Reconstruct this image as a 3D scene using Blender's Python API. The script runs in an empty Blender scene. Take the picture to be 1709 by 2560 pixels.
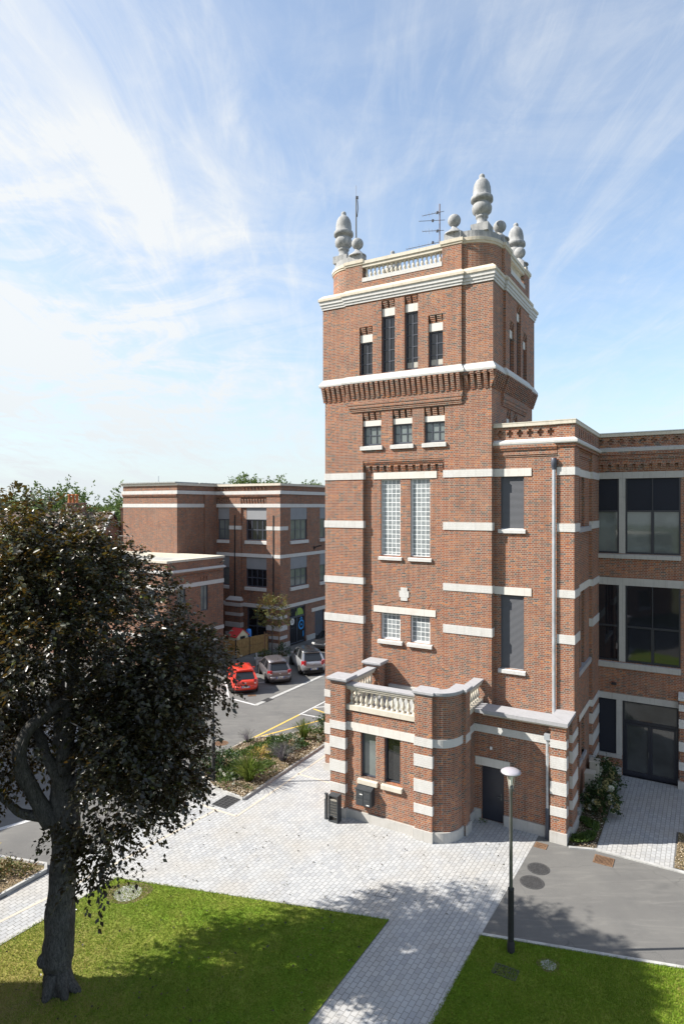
import bpy, math, random
import numpy as np
from mathutils import Vector, Matrix, noise as mnoise
random.seed(7)
R = math.radians
sc = bpy.context.scene
C = sc.collection

# ------------------------------------------------------------------ camera, sky, sun, exposure
cam_d = bpy.data.cameras.new('camera'); cam = bpy.data.objects.new('camera', cam_d); C.objects.link(cam)
cam.location = (0, 0, 12); cam.rotation_euler = (R(90), 0, 0)
cam_d.sensor_fit = 'VERTICAL'; cam_d.sensor_height = 36.0; cam_d.sensor_width = 24.0
cam_d.lens = 36.0 * 1575.0 / 2560.0
cam_d.shift_y = -15.0 / 2560.0
cam_d.clip_start = 0.1; cam_d.clip_end = 9000
sc.camera = cam
SUN_EL, SUN_TRAVEL = 40.0, 2.0          # light travels towards +X, two degrees towards +Y
w = bpy.data.worlds.new('World'); sc.world = w; w.use_nodes = True
sd = bpy.data.lights.new('sun', 'SUN'); sun = bpy.data.objects.new('sun', sd); C.objects.link(sun)
sd.energy = 5.0; sd.angle = R(0.5); sd.color = (1.0, 0.94, 0.85)
ce = math.cos(R(SUN_EL))
Ldir = Vector((ce * math.cos(R(SUN_TRAVEL)), ce * math.sin(R(SUN_TRAVEL)), -math.sin(R(SUN_EL))))
sun.rotation_euler = Ldir.to_track_quat('-Z', 'Y').to_euler(); sun.location = (-40, 0, 60)
vs = sc.view_settings
vs.view_transform = 'Standard'; vs.look = 'None'; vs.gamma = 1.0; vs.use_curve_mapping = False
vs.exposure = 1.0
sc.cycles.max_bounces = 6
sc.cycles.diffuse_bounces = 3
sc.cycles.transparent_max_bounces = 8

def build_world():
    nt = w.node_tree; N = nt.nodes; L = nt.links; N.clear()
    def nd(t, **k):
        n = N.new(t)
        for a, b in k.items(): setattr(n, a, b)
        return n
    def M(op, a, b=None, c=None, clamp=False):
        n = nd('ShaderNodeMath', operation=op, use_clamp=clamp)
        for i, v in enumerate((a, b, c)):
            if v is None: continue
            if isinstance(v, (int, float)): n.inputs[i].default_value = v
            else: L.new(v, n.inputs[i])
        return n.outputs[0]
    sky = nd('ShaderNodeTexSky', sky_type='NISHITA')
    sky.sun_disc = False; sky.sun_elevation = R(SUN_EL)
    sky.sun_rotation = math.atan2(-Ldir.x, -Ldir.y)
    sky.air_density = 1.0; sky.dust_density = 0.7; sky.ozone_density = 1.6; sky.altitude = 30
    tc = nd('ShaderNodeTexCoord')
    sep = nd('ShaderNodeSeparateXYZ'); L.new(tc.outputs['Generated'], sep.inputs[0])
    X, Y, Z = sep.outputs
    zz = M('MAXIMUM', M('ADD', Z, 0.10), 0.03)
    px, py = M('DIVIDE', X, zz), M('DIVIDE', Y, zz)
    comb = nd('ShaderNodeCombineXYZ'); L.new(px, comb.inputs[0]); L.new(py, comb.inputs[1])
    def noise(scale, sx, sy, rot, detail, rough, dist, off=0.0):
        mp = nd('ShaderNodeMapping'); mp.inputs['Scale'].default_value = (sx, sy, 1); mp.inputs['Rotation'].default_value = (0, 0, R(rot))
        mp.inputs['Location'].default_value = (off, off * 1.7, off)
        L.new(comb.outputs[0], mp.inputs[0])
        n = nd('ShaderNodeTexNoise'); n.inputs['Scale'].default_value = scale; n.inputs['Detail'].default_value = detail
        n.inputs['Roughness'].default_value = rough; n.inputs['Distortion'].default_value = dist
        L.new(mp.outputs[0], n.inputs['Vector']); return n.outputs['Fac']
    def ramp(v, lo, hi):
        n = nd('ShaderNodeMapRange', interpolation_type='SMOOTHSTEP'); n.inputs[1].default_value = lo; n.inputs[2].default_value = hi
        L.new(v, n.inputs[0]); return n.outputs[0]
    # cirrus drawn out towards the horizon straight ahead, thick on the left, thin veils on the right
    wisps = ramp(noise(1.5, 2.0, 0.42, 8, 10, 0.63, 1.1, 3.1), 0.44, 0.74)
    fine = ramp(noise(3.6, 2.6, 0.60, -16, 10, 0.70, 1.3, 8.7), 0.44, 0.78)
    puff = ramp(noise(2.6, 1.1, 0.8, 25, 10, 0.66, 1.5, 1.9), 0.46, 0.78)
    broad = ramp(noise(0.8, 1.2, 0.7, 10, 5, 0.52, 0.6, 5.3), 0.34, 0.68)
    az = M('DIVIDE', X, M('MAXIMUM', Y, 0.15))
    left = ramp(M('MULTIPLY', az, -1.0), -0.10, 0.40)
    low = M('SUBTRACT', 1.0, ramp(Z, -0.05, 0.42))
    high = ramp(Z, 0.38, 0.58)
    body = M('MULTIPLY', M('MULTIPLY', left, M('SUBTRACT', 1.0, M('MULTIPLY', high, 0.78))), M('ADD', 0.35, M('MULTIPLY', broad, 0.65)))
    streak = M('ADD', M('ADD', M('MULTIPLY', wisps, 0.62), M('MULTIPLY', fine, 0.36)), M('MULTIPLY', puff, 0.36))
    dens = M('MULTIPLY', streak, M('ADD', 0.36, M('MULTIPLY', body, 0.75)))
    dens = M('ADD', dens, M('MULTIPLY', body, 0.56))
    mid = M('MULTIPLY', M('MULTIPLY', left, ramp(Z, 0.04, 0.20)), M('SUBTRACT', 1.0, ramp(Z, 0.34, 0.52)))
    patch = ramp(noise(1.9, 0.9, 1.1, 35, 9, 0.62, 1.8, 6.4), 0.36, 0.70)
    dens = M('ADD', dens, M('MULTIPLY', mid, M('ADD', 0.02, M('MULTIPLY', patch, 0.46))))
    dens = M('ADD', dens, M('MULTIPLY', patch, 0.10))
    dens = M('ADD', dens, 0.20)
    dens = M('MINIMUM', dens, 0.95)
    mix = nd('ShaderNodeMix', data_type='RGBA'); L.new(dens, mix.inputs[0])
    bc = nd('ShaderNodeMix', data_type='RGBA', blend_type='MULTIPLY'); bc.inputs[0].default_value = 1.0
    L.new(sky.outputs[0], bc.inputs[6]); bc.inputs[7].default_value = SKY_TINT
    L.new(bc.outputs[2], mix.inputs[6]); mix.inputs[7].default_value = CLOUD
    hz = nd('ShaderNodeMix', data_type='RGBA'); L.new(M('MULTIPLY', M('MULTIPLY', low, low), 0.8), hz.inputs[0]); L.new(mix.outputs[2], hz.inputs[6]); hz.inputs[7].default_value = HAZE
    bg = nd('ShaderNodeBackground'); bg.inputs[1].default_value = 0.078
    L.new(hz.outputs[2], bg.inputs[0])
    out = nd('ShaderNodeOutputWorld'); L.new(bg.outputs[0], out.inputs[0])
SKY_TINT = (1.32, 1.50, 1.56, 1); CLOUD = (6.0, 6.15, 6.2, 1); HAZE = (4.75, 5.2, 5.5, 1)
build_world()

# ------------------------------------------------------------------ frames
TH = R(30.35)
P0 = Vector((7.92226, 22.26148))
U = Vector((math.cos(TH), -math.sin(TH))); V = Vector((math.sin(TH), math.cos(TH)))
def W(a, b): return P0 + U * a + V * b          # building grid -> world
def toab(x, y): d = Vector((x, y)) - P0; return d.dot(U), d.dot(V)

# ------------------------------------------------------------------ materials
MATS = {}
class NT:
    def __init__(s, name):
        s.m = bpy.data.materials.new(name); s.m.use_nodes = True
        s.t = s.m.node_tree; s.N = s.t.nodes; s.L = s.t.links
        s.p = s.N['Principled BSDF']; s.tc = s.N.new('ShaderNodeTexCoord')
        MATS[name] = s.m
    def nd(s, t, **k):
        n = s.N.new(t)
        for a, b in k.items(): setattr(n, a, b)
        return n
    def set(s, i, v):
        if hasattr(v, 'is_linked') or hasattr(v, 'links'): s.L.new(v, i)
        else: i.default_value = v
    def math(s, op, a, b=None, clamp=False):
        n = s.nd('ShaderNodeMath', operation=op, use_clamp=clamp); s.set(n.inputs[0], a)
        if b is not None: s.set(n.inputs[1], b)
        return n.outputs[0]
    def noise(s, scale, detail=4, rough=.55, vec=None, dist=0, dim3=True):
        n = s.nd('ShaderNodeTexNoise'); n.inputs['Scale'].default_value = scale; n.inputs['Detail'].default_value = detail
        n.inputs['Roughness'].default_value = rough; n.inputs['Distortion'].default_value = dist
        s.L.new(vec if vec is not None else s.tc.outputs['Object'], n.inputs['Vector']); return n.outputs['Fac']
    def ramp(s, v, stops, const=False):
        n = s.nd('ShaderNodeValToRGB'); e = n.color_ramp.elements
        if const: n.color_ramp.interpolation = 'CONSTANT'
        while len(e) < len(stops): e.new(0.5)
        for i, (p, c) in enumerate(stops): e[i].position = p; e[i].color = (*c, 1) if len(c) == 3 else c
        s.L.new(v, n.inputs[0]); return n.outputs[0]
    def mix(s, f, a, b, mode='MIX'):
        n = s.nd('ShaderNodeMix', data_type='RGBA', blend_type=mode)
        s.set(n.inputs[0], f)
        for i, v in ((6, a), (7, b)):
            if isinstance(v, tuple): n.inputs[i].default_value = (*v, 1) if len(v) == 3 else v
            else: s.L.new(v, n.inputs[i])
        return n.outputs[2]
    def mrange(s, v, a, b, c=0., d=1.):
        n = s.nd('ShaderNodeMapRange'); s.L.new(v, n.inputs[0])
        for i, x in enumerate((a, b, c, d)): n.inputs[i + 1].default_value = x
        return n.outputs[0]
    def bump(s, h, strength=.3, dist=.01):
        n = s.nd('ShaderNodeBump'); n.inputs['Strength'].default_value = strength; n.inputs['Distance'].default_value = dist
        s.L.new(h, n.inputs['Height']); s.L.new(n.outputs[0], s.p.inputs['Normal'])
    def fin(s, col, rough=.7, metal=0., spec=None, coat=None):
        i = s.p.inputs
        if isinstance(col, tuple): i['Base Color'].default_value = (*col, 1)
        else: s.L.new(col, i['Base Color'])
        s.set(i['Roughness'], rough); i['Metallic'].default_value = metal
        if spec is not None: i['Specular IOR Level'].default_value = spec
        if coat is not None: i['Coat Weight'].default_value = coat; i['Coat Roughness'].default_value = .05
        return s.m
    def wallvec(s):
        sp = s.nd('ShaderNodeSeparateXYZ'); s.L.new(s.tc.outputs['Object'], sp.inputs[0])
        cb = s.nd('ShaderNodeCombineXYZ'); s.L.new(s.math('ADD', sp.outputs[0], sp.outputs[1]), cb.inputs[0]); s.L.new(sp.outputs[2], cb.inputs[1])
        return cb.outputs[0], sp
    def brick(s, vec, bw, rh, mortar, smooth=.1, off=.5, sq=1., sqf=2):
        n = s.nd('ShaderNodeTexBrick', offset=off, squash=sq, squash_frequency=sqf); s.L.new(vec, n.inputs['Vector'])
        n.inputs['Color1'].default_value = (0, 0, 0, 1); n.inputs['Color2'].default_value = (1, 1, 1, 1); n.inputs['Mortar'].default_value = (.5, .5, .5, 1)
        n.inputs['Scale'].default_value = 1; n.inputs['Mortar Size'].default_value = mortar; n.inputs['Mortar Smooth'].default_value = smooth
        n.inputs['Bias'].default_value = 0; n.inputs['Brick Width'].default_value = bw; n.inputs['Row Height'].default_value = rh
        return n.outputs['Color'], n.outputs['Fac']

def simple(name, col, rough=.6, metal=0., var=.12, scale=6., spec=None, coat=None, bump=0.):
    t = NT(name)
    n = t.noise(scale, 5, .6)
    f = t.mrange(n, .3, .7, 1 - var, 1 + var)
    c = t.nd('ShaderNodeVectorMath', operation='SCALE'); c.inputs[0].default_value = col; t.L.new(f, c.inputs[3])
    if bump: t.bump(t.noise(scale * 6, 4), bump, .01)
    return t.fin(c.outputs[0], rough, metal, spec, coat)

def brick_mat(name, stops, mortar, dirt=.25, msize=.0062):
    t = NT(name); v, sp = t.wallvec()
    c, f = t.brick(v, .225, .0715, msize, .25, .5, .5, 2)
    col = t.ramp(c, stops)
    big = t.noise(.7, 4, .6); col = t.mix(t.mrange(big, .35, .7, 0, dirt), col, (.13, .085, .065))
    fine = t.noise(35, 3, .6); col = t.mix(t.mrange(fine, .3, .7, 0, .25), col, (.22, .13, .09))
    mo = t.mix(t.mrange(t.noise(2.2, 4), .3, .7), mortar, tuple(x * .72 for x in mortar))
    mp = t.nd('ShaderNodeMapping'); mp.inputs['Scale'].default_value = (2.2, 2.2, .22); t.L.new(t.tc.outputs['Object'], mp.inputs[0])
    col = t.mix(f, col, mo)
    stk = t.noise(1.5, 6, .7, mp.outputs[0]); col = t.mix(t.mrange(stk, .52, .78, 0, .5), col, (.085, .06, .05))
    pat = t.noise(.45, 2, .4, dist=.8); col = t.mix(t.mrange(pat, .56, .60, 0, .16), col, (.33, .20, .14))
    t.bump(t.math('ADD', t.math('MULTIPLY', f, -1.0), t.math('MULTIPLY', fine, .3)), .5, .008)
    return t.fin(col, .85, 0, .25)
BR = [(.0, (.075, .07, .072)), (.08, (.12, .09, .08)), (.16, (.19, .08, .05)), (.36, (.235, .072, .040)), (.55, (.285, .085, .042)), (.74, (.39, .122, .042)), (.9, (.28, .105, .06)), (1., (.50, .18, .055))]
brick_mat('brick', [(p, tuple(x * .90 for x in c)) for p, c in BR], (.38, .335, .275), .32, .0085)
brick_mat('old_brick', [(p, tuple(x * .72 for x in c)) for p, c in BR], (.33, .28, .23), .3, .0085)

def stone_mat(name, col, courses=True, dirt=.3, dcol=(.35, .31, .25)):
    t = NT(name); v, sp = t.wallvec()
    n = t.noise(3.1, 6, .62); n2 = t.noise(22, 4, .6)
    c = t.mix(t.mrange(n, .42, .78, 0, dirt), col, dcol)
    c = t.mix(t.mrange(n2, .35, .75, 0, .16), c, tuple(x * .6 for x in col))
    if courses:
        _, f = t.brick(v, .225, .0715, .004, .3, .5, .5, 2)
        c = t.mix(t.math('MULTIPLY', f, .35), c, tuple(x * .55 for x in col))
        t.bump(t.math('ADD', t.math('MULTIPLY', f, -1.), t.math('MULTIPLY', n2, .4)), .45, .007)
    else:
        _, f = t.brick(v, .85, 3.1, .006, .2, .5, 1., 2); c = t.mix(t.math('MULTIPLY', f, .55), c, tuple(x * .45 for x in col))
        t.bump(n2, .25, .006)
    mp = t.nd('ShaderNodeMapping'); mp.inputs['Scale'].default_value = (5, 5, .5); t.L.new(t.tc.outputs['Object'], mp.inputs[0])
    c = t.mix(t.mrange(t.noise(1.6, 6, .7, mp.outputs[0]), .52, .75, 0, .45), c, tuple(x * .5 for x in col))
    return t.fin(c, .8, 0, .3)
def weathered(name):
    t = NT(name); mp = t.nd('ShaderNodeMapping'); mp.inputs['Scale'].default_value = (1, 1, .18); t.L.new(t.tc.outputs['Object'], mp.inputs[0])
    a = t.noise(7, 6, .7, mp.outputs[0]); b = t.noise(1.4, 4); d = t.noise(28, 4, .7)
    c = t.ramp(a, [(.3, (.17, .175, .18)), (.5, (.29, .295, .30)), (.68, (.42, .42, .415))])
    c = t.mix(t.mrange(b, .45, .7, 0, .5), c, (.33, .33, .32)); c = t.mix(t.mrange(d, .5, .72, 0, .45), c, (.12, .12, .115))
    t.bump(d, .4, .012); return t.fin(c, .85, 0, .25)
stone_mat('painted_stone', (.55, .545, .53))
stone_mat('smooth_stone', (.60, .58, .54), False, .25)
stone_mat('cornice_stone', (.54, .49, .40), False, .55, (.38, .31, .22))
stone_mat('balustrade_stone', (.56, .52, .44), False, .4, (.36, .31, .24))
weathered('grey_stone')
stone_mat('blue_stone', (.34, .34, .355), False, .4, (.26, .26, .27))
stone_mat('concrete', (.42, .41, .39), False, .45, (.30, .29, .27))
stone_mat('plinth_concrete', (.44, .43, .41), False, .5, (.31, .295, .26))
simple('frame_paint', (.06, .068, .09), .4, 0, .15, 4)
simple('dark_frame', (.018, .02, .03), .4, 0, .15, 4)
simple('door_paint', (.018, .021, .032), .35, 0, .15, 3)
simple('box_paint', (.035, .04, .045), .4, 0, .2, 5)
simple('zinc', (.50, .53, .57), .38, .45, .2, 3)
simple('metal_grey', (.085, .088, .086), .4, .3, .15, 5)
simple('lamp_disc', (.33, .315, .35), .4, 0, .06, 3)
simple('rust', (.17, .10, .058), .85, .1, .4, 14, bump=.4)
simple('iron', (.07, .07, .072), .6, .3, .4, 18, bump=.3)
simple('cream_metal', (.50, .47, .40), .55, 0, .06, 3)
simple('white_plastic', (.75, .75, .75), .4, 0, .05, 3)
simple('roof_membrane', (.32, .33, .32), .8, 0, .2, 1.5)
simple('terracotta', (.42, .15, .055), .8, 0, .2, 6)
simple('rubber', (.015, .015, .016), .75, 0, .2, 9)
simple('alloy', (.42, .43, .44), .3, .8, .1, 9)
simple('wire', (.16, .15, .15), .5, .6, .1, 9)
simple('beige_line', (.47, .42, .35), .8, 0, .15, 9)
simple('white_paint', (.52, .52, .52), .7, 0, .22, 7)
simple('yellow_paint', (.58, .40, .09), .7, 0, .2, 7)
simple('kerb_stone', (.36, .36, .35), .85, 0, .25, 3, bump=.2)
simple('red_paint', (.62, .045, .022), .28, 0, .05, 2, coat=.7)
simple('grey_paint', (.17, .155, .165), .3, .5, .05, 2, coat=.6)
simple('silver_paint', (.42, .43, .45), .3, .6, .05, 2, coat=.6)
simple('black_paint', (.022, .024, .028), .25, .2, .05, 2, coat=.7)
simple('car_glass', (.012, .014, .017), .06, 0, .05, 2, spec=.7)
simple('tail_light', (.40, .015, .02), .15, 0, .05, 2, coat=.8)
simple('lamp_white', (.7, .7, .68), .2, 0, .05, 2)
simple('plate_white', (.7, .7, .68), .5, 0, .03, 2)
simple('plate_blue', (.05, .12, .45), .5, 0, .03, 2)
simple('dark_print', (.03, .03, .04), .6, 0, .03, 2)
simple('toy_red', (.50, .045, .045), .5, 0, .06, 3)
simple('toy_cream', (.66, .60, .42), .5, 0, .06, 3)
simple('toy_green', (.30, .42, .05), .5, 0, .06, 3)
simple('toy_blue', (.02, .22, .65), .4, 0, .06, 3)
simple('logo_blue', (.02, .26, .62), .5, 0, .05, 3)
simple('logo_green', (.22, .34, .05), .5, 0, .05, 3)
simple('shade_cloth', (.21, .22, .235), .75, 0, .06, 2)
simple('pale_reflection', (.40, .40, .36), .8, 0, .2, 5)
simple('blind_green', (.27, .33, .31), .5, 0, .1, 3)
simple('bin_litter', (.28, .26, .22), .5, 0, .9, 40)
simple('pylon_steel', (.34, .37, .42), .6, .2, .1, 1)
simple('stake_wood', (.20, .12, .065), .85, 0, .2, 6)

def shutter_mat(name, col):
    t = NT(name); sp = t.nd('ShaderNodeSeparateXYZ'); t.L.new(t.tc.outputs['Object'], sp.inputs[0])
    f = t.math('FRACT', t.math('MULTIPLY', sp.outputs[2], 1 / .045))
    tri = t.math('ABSOLUTE', t.math('SUBTRACT', f, .5))
    c = t.mix(t.mrange(tri, .3, .5), col, tuple(x * .55 for x in col))
    t.bump(t.math('MULTIPLY', tri, -1), .9, .03)
    return t.fin(c, .6, 0, .25)
shutter_mat('shutter_metal', (.11, .115, .13)); shutter_mat('blind_metal', (.022, .025, .036))

def glass_mat(name, col, rough=.04, var=.5):
    t = NT(name); n = t.noise(.9, 3, .5)
    c = t.mix(t.mrange(n, .35, .65, 0, var), col, tuple(x * .35 for x in col))
    t.bump(t.noise(1.3, 2), .05, .02)
    return t.fin(c, rough, 0, .8)
glass_mat('window_glass', (.012, .014, .019)); glass_mat('clear_glass', (.022, .024, .025)); glass_mat('door_glass', (.065, .07, .07), .04, .85); glass_mat('pale_glass', (.16, .185, .18))

def glassblock():
    t = NT('glass_block'); v, sp = t.wallvec()
    c, f = t.brick(v, .196, .196, .012, .25, 0., 1., 2)
    n = t.noise(30, 3, .7); r = t.mix(t.mrange(c, 0, 1, .0, 1), (.13, .15, .16), (.24, .265, .275))
    r = t.mix(t.mrange(n, .4, .75, 0, .6), r, (.42, .45, .46)); r = t.mix(f, r, (.80, .82, .82))
    t.bump(t.math('ADD', t.math('MULTIPLY', f, .5), n), .5, .01)
    return t.fin(r, .15, 0, .6)
glassblock()

def setts():
    t = NT('setts'); mp = t.nd('ShaderNodeMapping'); mp.inputs['Rotation'].default_value = (0, 0, -(math.pi / 2 - TH))
    t.L.new(t.tc.outputs['Object'], mp.inputs[0])
    wob = t.noise(3, 2, .5); 
    c, f = t.brick(mp.outputs[0], .21, .15, .009, .3, .5, 1., 2)
    col = t.ramp(c, [(0, (.31, .32, .335)), (.35, (.365, .375, .385)), (.7, (.40, .408, .415)), (1, (.335, .345, .355))])
    st = t.noise(.42, 5, .6); col = t.mix(t.mrange(st, .45, .72, 0, .55), col, (.37, .335, .28))
    st2 = t.noise(1.7, 5, .7); col = t.mix(t.mrange(st2, .5, .8, 0, .35), col, (.33, .32, .30))
    ty = t.noise(.8, 4, .6, None, 2.5); col = t.mix(t.mrange(ty, .58, .66, 0, .3), col, (.30, .295, .28))
    sp = t.noise(60, 2, .6); col = t.mix(t.mrange(sp, .6, .75, 0, .3), col, (.2, .2, .2))
    j = t.noise(.8, 3); col = t.mix(t.math('MULTIPLY', f, t.mrange(j, .3, .7, .6, 1.)), col, (.14, .135, .125))
    t.bump(t.math('ADD', t.math('MULTIPLY', f, -1), t.math('MULTIPLY', sp, .3)), .4, .01)
    return t.fin(col, .75, 0, .35)
setts()

def asphalt():
    t = NT('asphalt'); a = t.noise(90, 3, .7); b = t.noise(.35, 5, .6); mp = t.nd('ShaderNodeMapping')
    mp.inputs['Rotation'].default_value = (0, 0, R(-12)); mp.inputs['Scale'].default_value = (.35, 2.6, 1); t.L.new(t.tc.outputs['Object'], mp.inputs[0])
    s = t.noise(1.1, 6, .7, mp.outputs[0], 1.)
    c = t.ramp(a, [(.3, (.075, .074, .073)), (.5, (.12, .118, .115)), (.72, (.20, .197, .188))])
    c = t.mix(t.mrange(b, .42, .62, 0, .6), c, (.155, .152, .144)); c = t.mix(t.mrange(s, .5, .72, 0, .5), c, (.215, .21, .195)); c = t.mix(t.mrange(t.noise(.9, 6, .65), .5, .75, 0, .55), c, (.10, .10, .10))
    vo = t.nd('ShaderNodeTexVoronoi', feature='DISTANCE_TO_EDGE'); vo.inputs['Scale'].default_value = .32
    wv = t.nd('ShaderNodeVectorMath', operation='ADD'); nz = t.nd('ShaderNodeTexNoise'); nz.inputs['Scale'].default_value = 1.2; nz.inputs['Detail'].default_value = 5; t.L.new(t.tc.outputs['Object'], nz.inputs['Vector'])
    t.L.new(t.tc.outputs['Object'], wv.inputs[0]); t.L.new(nz.outputs['Color'], wv.inputs[1]); t.L.new(wv.outputs[0], vo.inputs['Vector'])
    c = t.mix(t.math('MULTIPLY', t.mrange(vo.outputs['Distance'], 0., .006, 1., 0.), .5), c, (.06, .06, .06))
    oil = t.noise(.6, 3, .5, dist=1.5); c = t.mix(t.mrange(oil, .62, .72, 0, .4), c, (.085, .085, .085))
    t.bump(a, .35, .008)
    return t.fin(c, .85, 0, .3)
asphalt()

def lawn():
    t = NT('lawn'); a = t.noise(40, 5, .75); b = t.noise(.5, 5, .6); d = t.noise(2.4, 5, .65)
    c = t.ramp(a, [(.28, (.05, .095, .008)), (.5, (.125, .22, .016)), (.72, (.21, .29, .04))])
    ds = t.nd('ShaderNodeVectorMath', operation='DISTANCE'); t.L.new(t.tc.outputs['Object'], ds.inputs[0]); ds.inputs[1].default_value = (-8.6, 15.4, 0)
    c = t.mix(t.math('MULTIPLY', t.mrange(ds.outputs['Value'], 1.2, 4.6, 1., 0.), t.mrange(d, .3, .6, .35, .95)), c, (.30, .225, .10))
    c = t.mix(t.mrange(b, .42, .66, 0, .6), c, (.28, .27, .06)); c = t.mix(t.mrange(d, .5, .75, 0, .5), c, (.24, .225, .065))
    t.bump(a, .8, .03)
    return t.fin(c, .9, 0, .15)
lawn()
def soil():
    t = NT('mulch'); a = t.noise(26, 5, .75); b = t.noise(1.3, 4)
    vo = t.nd('ShaderNodeTexVoronoi'); vo.inputs['Scale'].default_value = 16; t.L.new(t.tc.outputs['Object'], vo.inputs['Vector'])
    c = t.ramp(a, [(.3, (.07, .05, .03)), (.5, (.20, .15, .095)), (.7, (.38, .31, .22))])
    c = t.mix(t.mrange(b, .4, .65, 0, .6), c, (.10, .10, .035))
    t.bump(t.math('ADD', a, vo.outputs['Distance']), .8, .04)
    return t.fin(c, .95, 0, .1)
soil()
def dark_soil():
    t = NT('dark_soil'); a = t.noise(22, 5, .75); b = t.noise(1.6, 4)
    c = t.ramp(a, [(.3, (.03, .025, .018)), (.5, (.09, .07, .05)), (.75, (.24, .20, .15))])
    c = t.mix(t.mrange(b, .45, .62, 0, .85), c, (.05, .085, .015)); t.bump(a, .8, .04)
    return t.fin(c, .95, 0, .1)
dark_soil()
def ground_mat():
    t = NT('far_ground'); a = t.noise(.02, 6, .6); b = t.noise(.3, 4)
    c = t.ramp(a, [(.3, (.05, .075, .03)), (.5, (.09, .10, .05)), (.7, (.13, .12, .08))]); return t.fin(c, .95, 0, .1)
ground_mat()
def tiles():
    t = NT('roof_tiles'); mp = t.nd('ShaderNodeMapping'); t.L.new(t.tc.outputs['Object'], mp.inputs[0])
    c, f = t.brick(mp.outputs[0], .24, .30, .02, .5, 0.); n = t.noise(1.2, 4)
    col = t.ramp(c, [(0, (.075, .05, .04)), (.6, (.12, .075, .055)), (1, (.16, .10, .07))])
    col = t.mix(t.mrange(n, .4, .7, 0, .5), col, (.10, .085, .07)); col = t.mix(f, col, (.03, .022, .02))
    t.bump(t.math('MULTIPLY', f, -1), .8, .03); return t.fin(col, .8)
tiles()
def planks():
    t = NT('fence_wood'); v, sp = t.wallvec()
    f = t.math('FRACT', t.math('MULTIPLY', sp.outputs[0], 1 / .12)); e = t.math('ABSOLUTE', t.math('SUBTRACT', f, .5))
    n = t.noise(5, 5, .6); c = t.ramp(n, [(.3, (.22, .125, .04)), (.6, (.34, .21, .075)), (.8, (.40, .27, .11))])
    c = t.mix(t.mrange(e, .42, .5), c, (.05, .03, .012)); t.bump(t.math('MULTIPLY', e, -1), .5, .01); return t.fin(c, .75)
planks()
def bark():
    t = NT('beech_bark'); mp = t.nd('ShaderNodeMapping'); mp.inputs['Scale'].default_value = (1, 1, .25); t.L.new(t.tc.outputs['Object'], mp.inputs[0])
    a = t.noise(26, 6, .75, mp.outputs[0], 1.2); b = t.noise(1.6, 4, .6); c0 = t.noise(7, 4, .6)
    c = t.ramp(a, [(.35, (.028, .027, .025)), (.5, (.085, .082, .078)), (.68, (.16, .155, .145))])
    c = t.mix(t.mrange(b, .52, .7, 0, .75), c, (.03, .028, .026)); c = t.mix(t.mrange(c0, .55, .75, 0, .5), c, (.17, .165, .13))
    t.bump(t.math('ADD', a, c0), 1., .035); return t.fin(c, .85, 0, .2)
bark()

def leaf_mat(name, stops, rough=.4, trans=.25, spec=.5, backcol=None):
    t = NT(name); at = t.nd('ShaderNodeAttribute', attribute_name='rnd')
    c = t.ramp(at.outputs['Fac'], stops)
    t.fin(c, rough, 0, spec)
    tr = t.nd('ShaderNodeBsdfTranslucent'); t.L.new(t.mix(.65, c, backcol or stops[-1][1]), tr.inputs[0])
    mx = t.nd('ShaderNodeMixShader'); mx.inputs[0].default_value = trans
    t.L.new(t.p.outputs[0], mx.inputs[1]); t.L.new(tr.outputs[0], mx.inputs[2]); t.L.new(mx.outputs[0], t.N['Material Output'].inputs[0])
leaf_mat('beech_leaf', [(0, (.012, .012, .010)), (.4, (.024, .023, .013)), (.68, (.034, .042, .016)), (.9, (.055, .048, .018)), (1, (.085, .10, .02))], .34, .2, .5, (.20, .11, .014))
leaf_mat('green_leaf', [(0, (.03, .065, .012)), (.5, (.055, .105, .02)), (1, (.11, .16, .03))], .5, .3, .4)
leaf_mat('dark_leaf', [(0, (.012, .03, .008)), (.6, (.03, .065, .016)), (1, (.06, .11, .03))], .4, .2, .5)
leaf_mat('far_leaf', [(0, (.045, .085, .03)), (.5, (.085, .14, .045)), (1, (.15, .20, .06))], .6, .3, .3)
leaf_mat('autumn_leaf', [(0, (.04, .07, .015)), (.55, (.09, .12, .025)), (.85, (.16, .13, .035)), (1, (.26, .13, .05))], .5, .3, .4)
leaf_mat('grass_blade', [(0, (.05, .10, .012)), (.5, (.10, .17, .022)), (1, (.22, .24, .06))], .5, .35, .35)
leaf_mat('lawn_blade', [(0, (.09, .17, .010)), (.45, (.15, .27, .015)), (.75, (.23, .33, .03)), (1, (.36, .31, .10))], .6, .3, .25)
leaf_mat('lavender_leaf', [(0, (.10, .12, .09)), (.6, (.19, .19, .17)), (1, (.23, .18, .30))], .7, .2, .2)
leaf_mat('sedum_leaf', [(0, (.18, .20, .03)), (.5, (.38, .30, .05)), (1, (.42, .20, .12))], .6, .2, .3)
leaf_mat('petal', [(0, (.55, .58, .40)), (.5, (.72, .72, .62)), (1, (.80, .80, .76))], .6, .3, .3)
leaf_mat('faded_petal', [(0, (.30, .24, .10)), (.5, (.42, .36, .16)), (1, (.52, .52, .28))], .6, .3, .3)
leaf_mat('wood_chip', [(0, (.09, .06, .035)), (.4, (.24, .18, .11)), (.75, (.40, .33, .24)), (1, (.55, .50, .42))], .85, .05, .1)
leaf_mat('cover_leaf', [(0, (.03, .06, .012)), (.5, (.07, .11, .02)), (.8, (.12, .14, .04)), (1, (.20, .09, .04))], .6, .25, .3)

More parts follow.
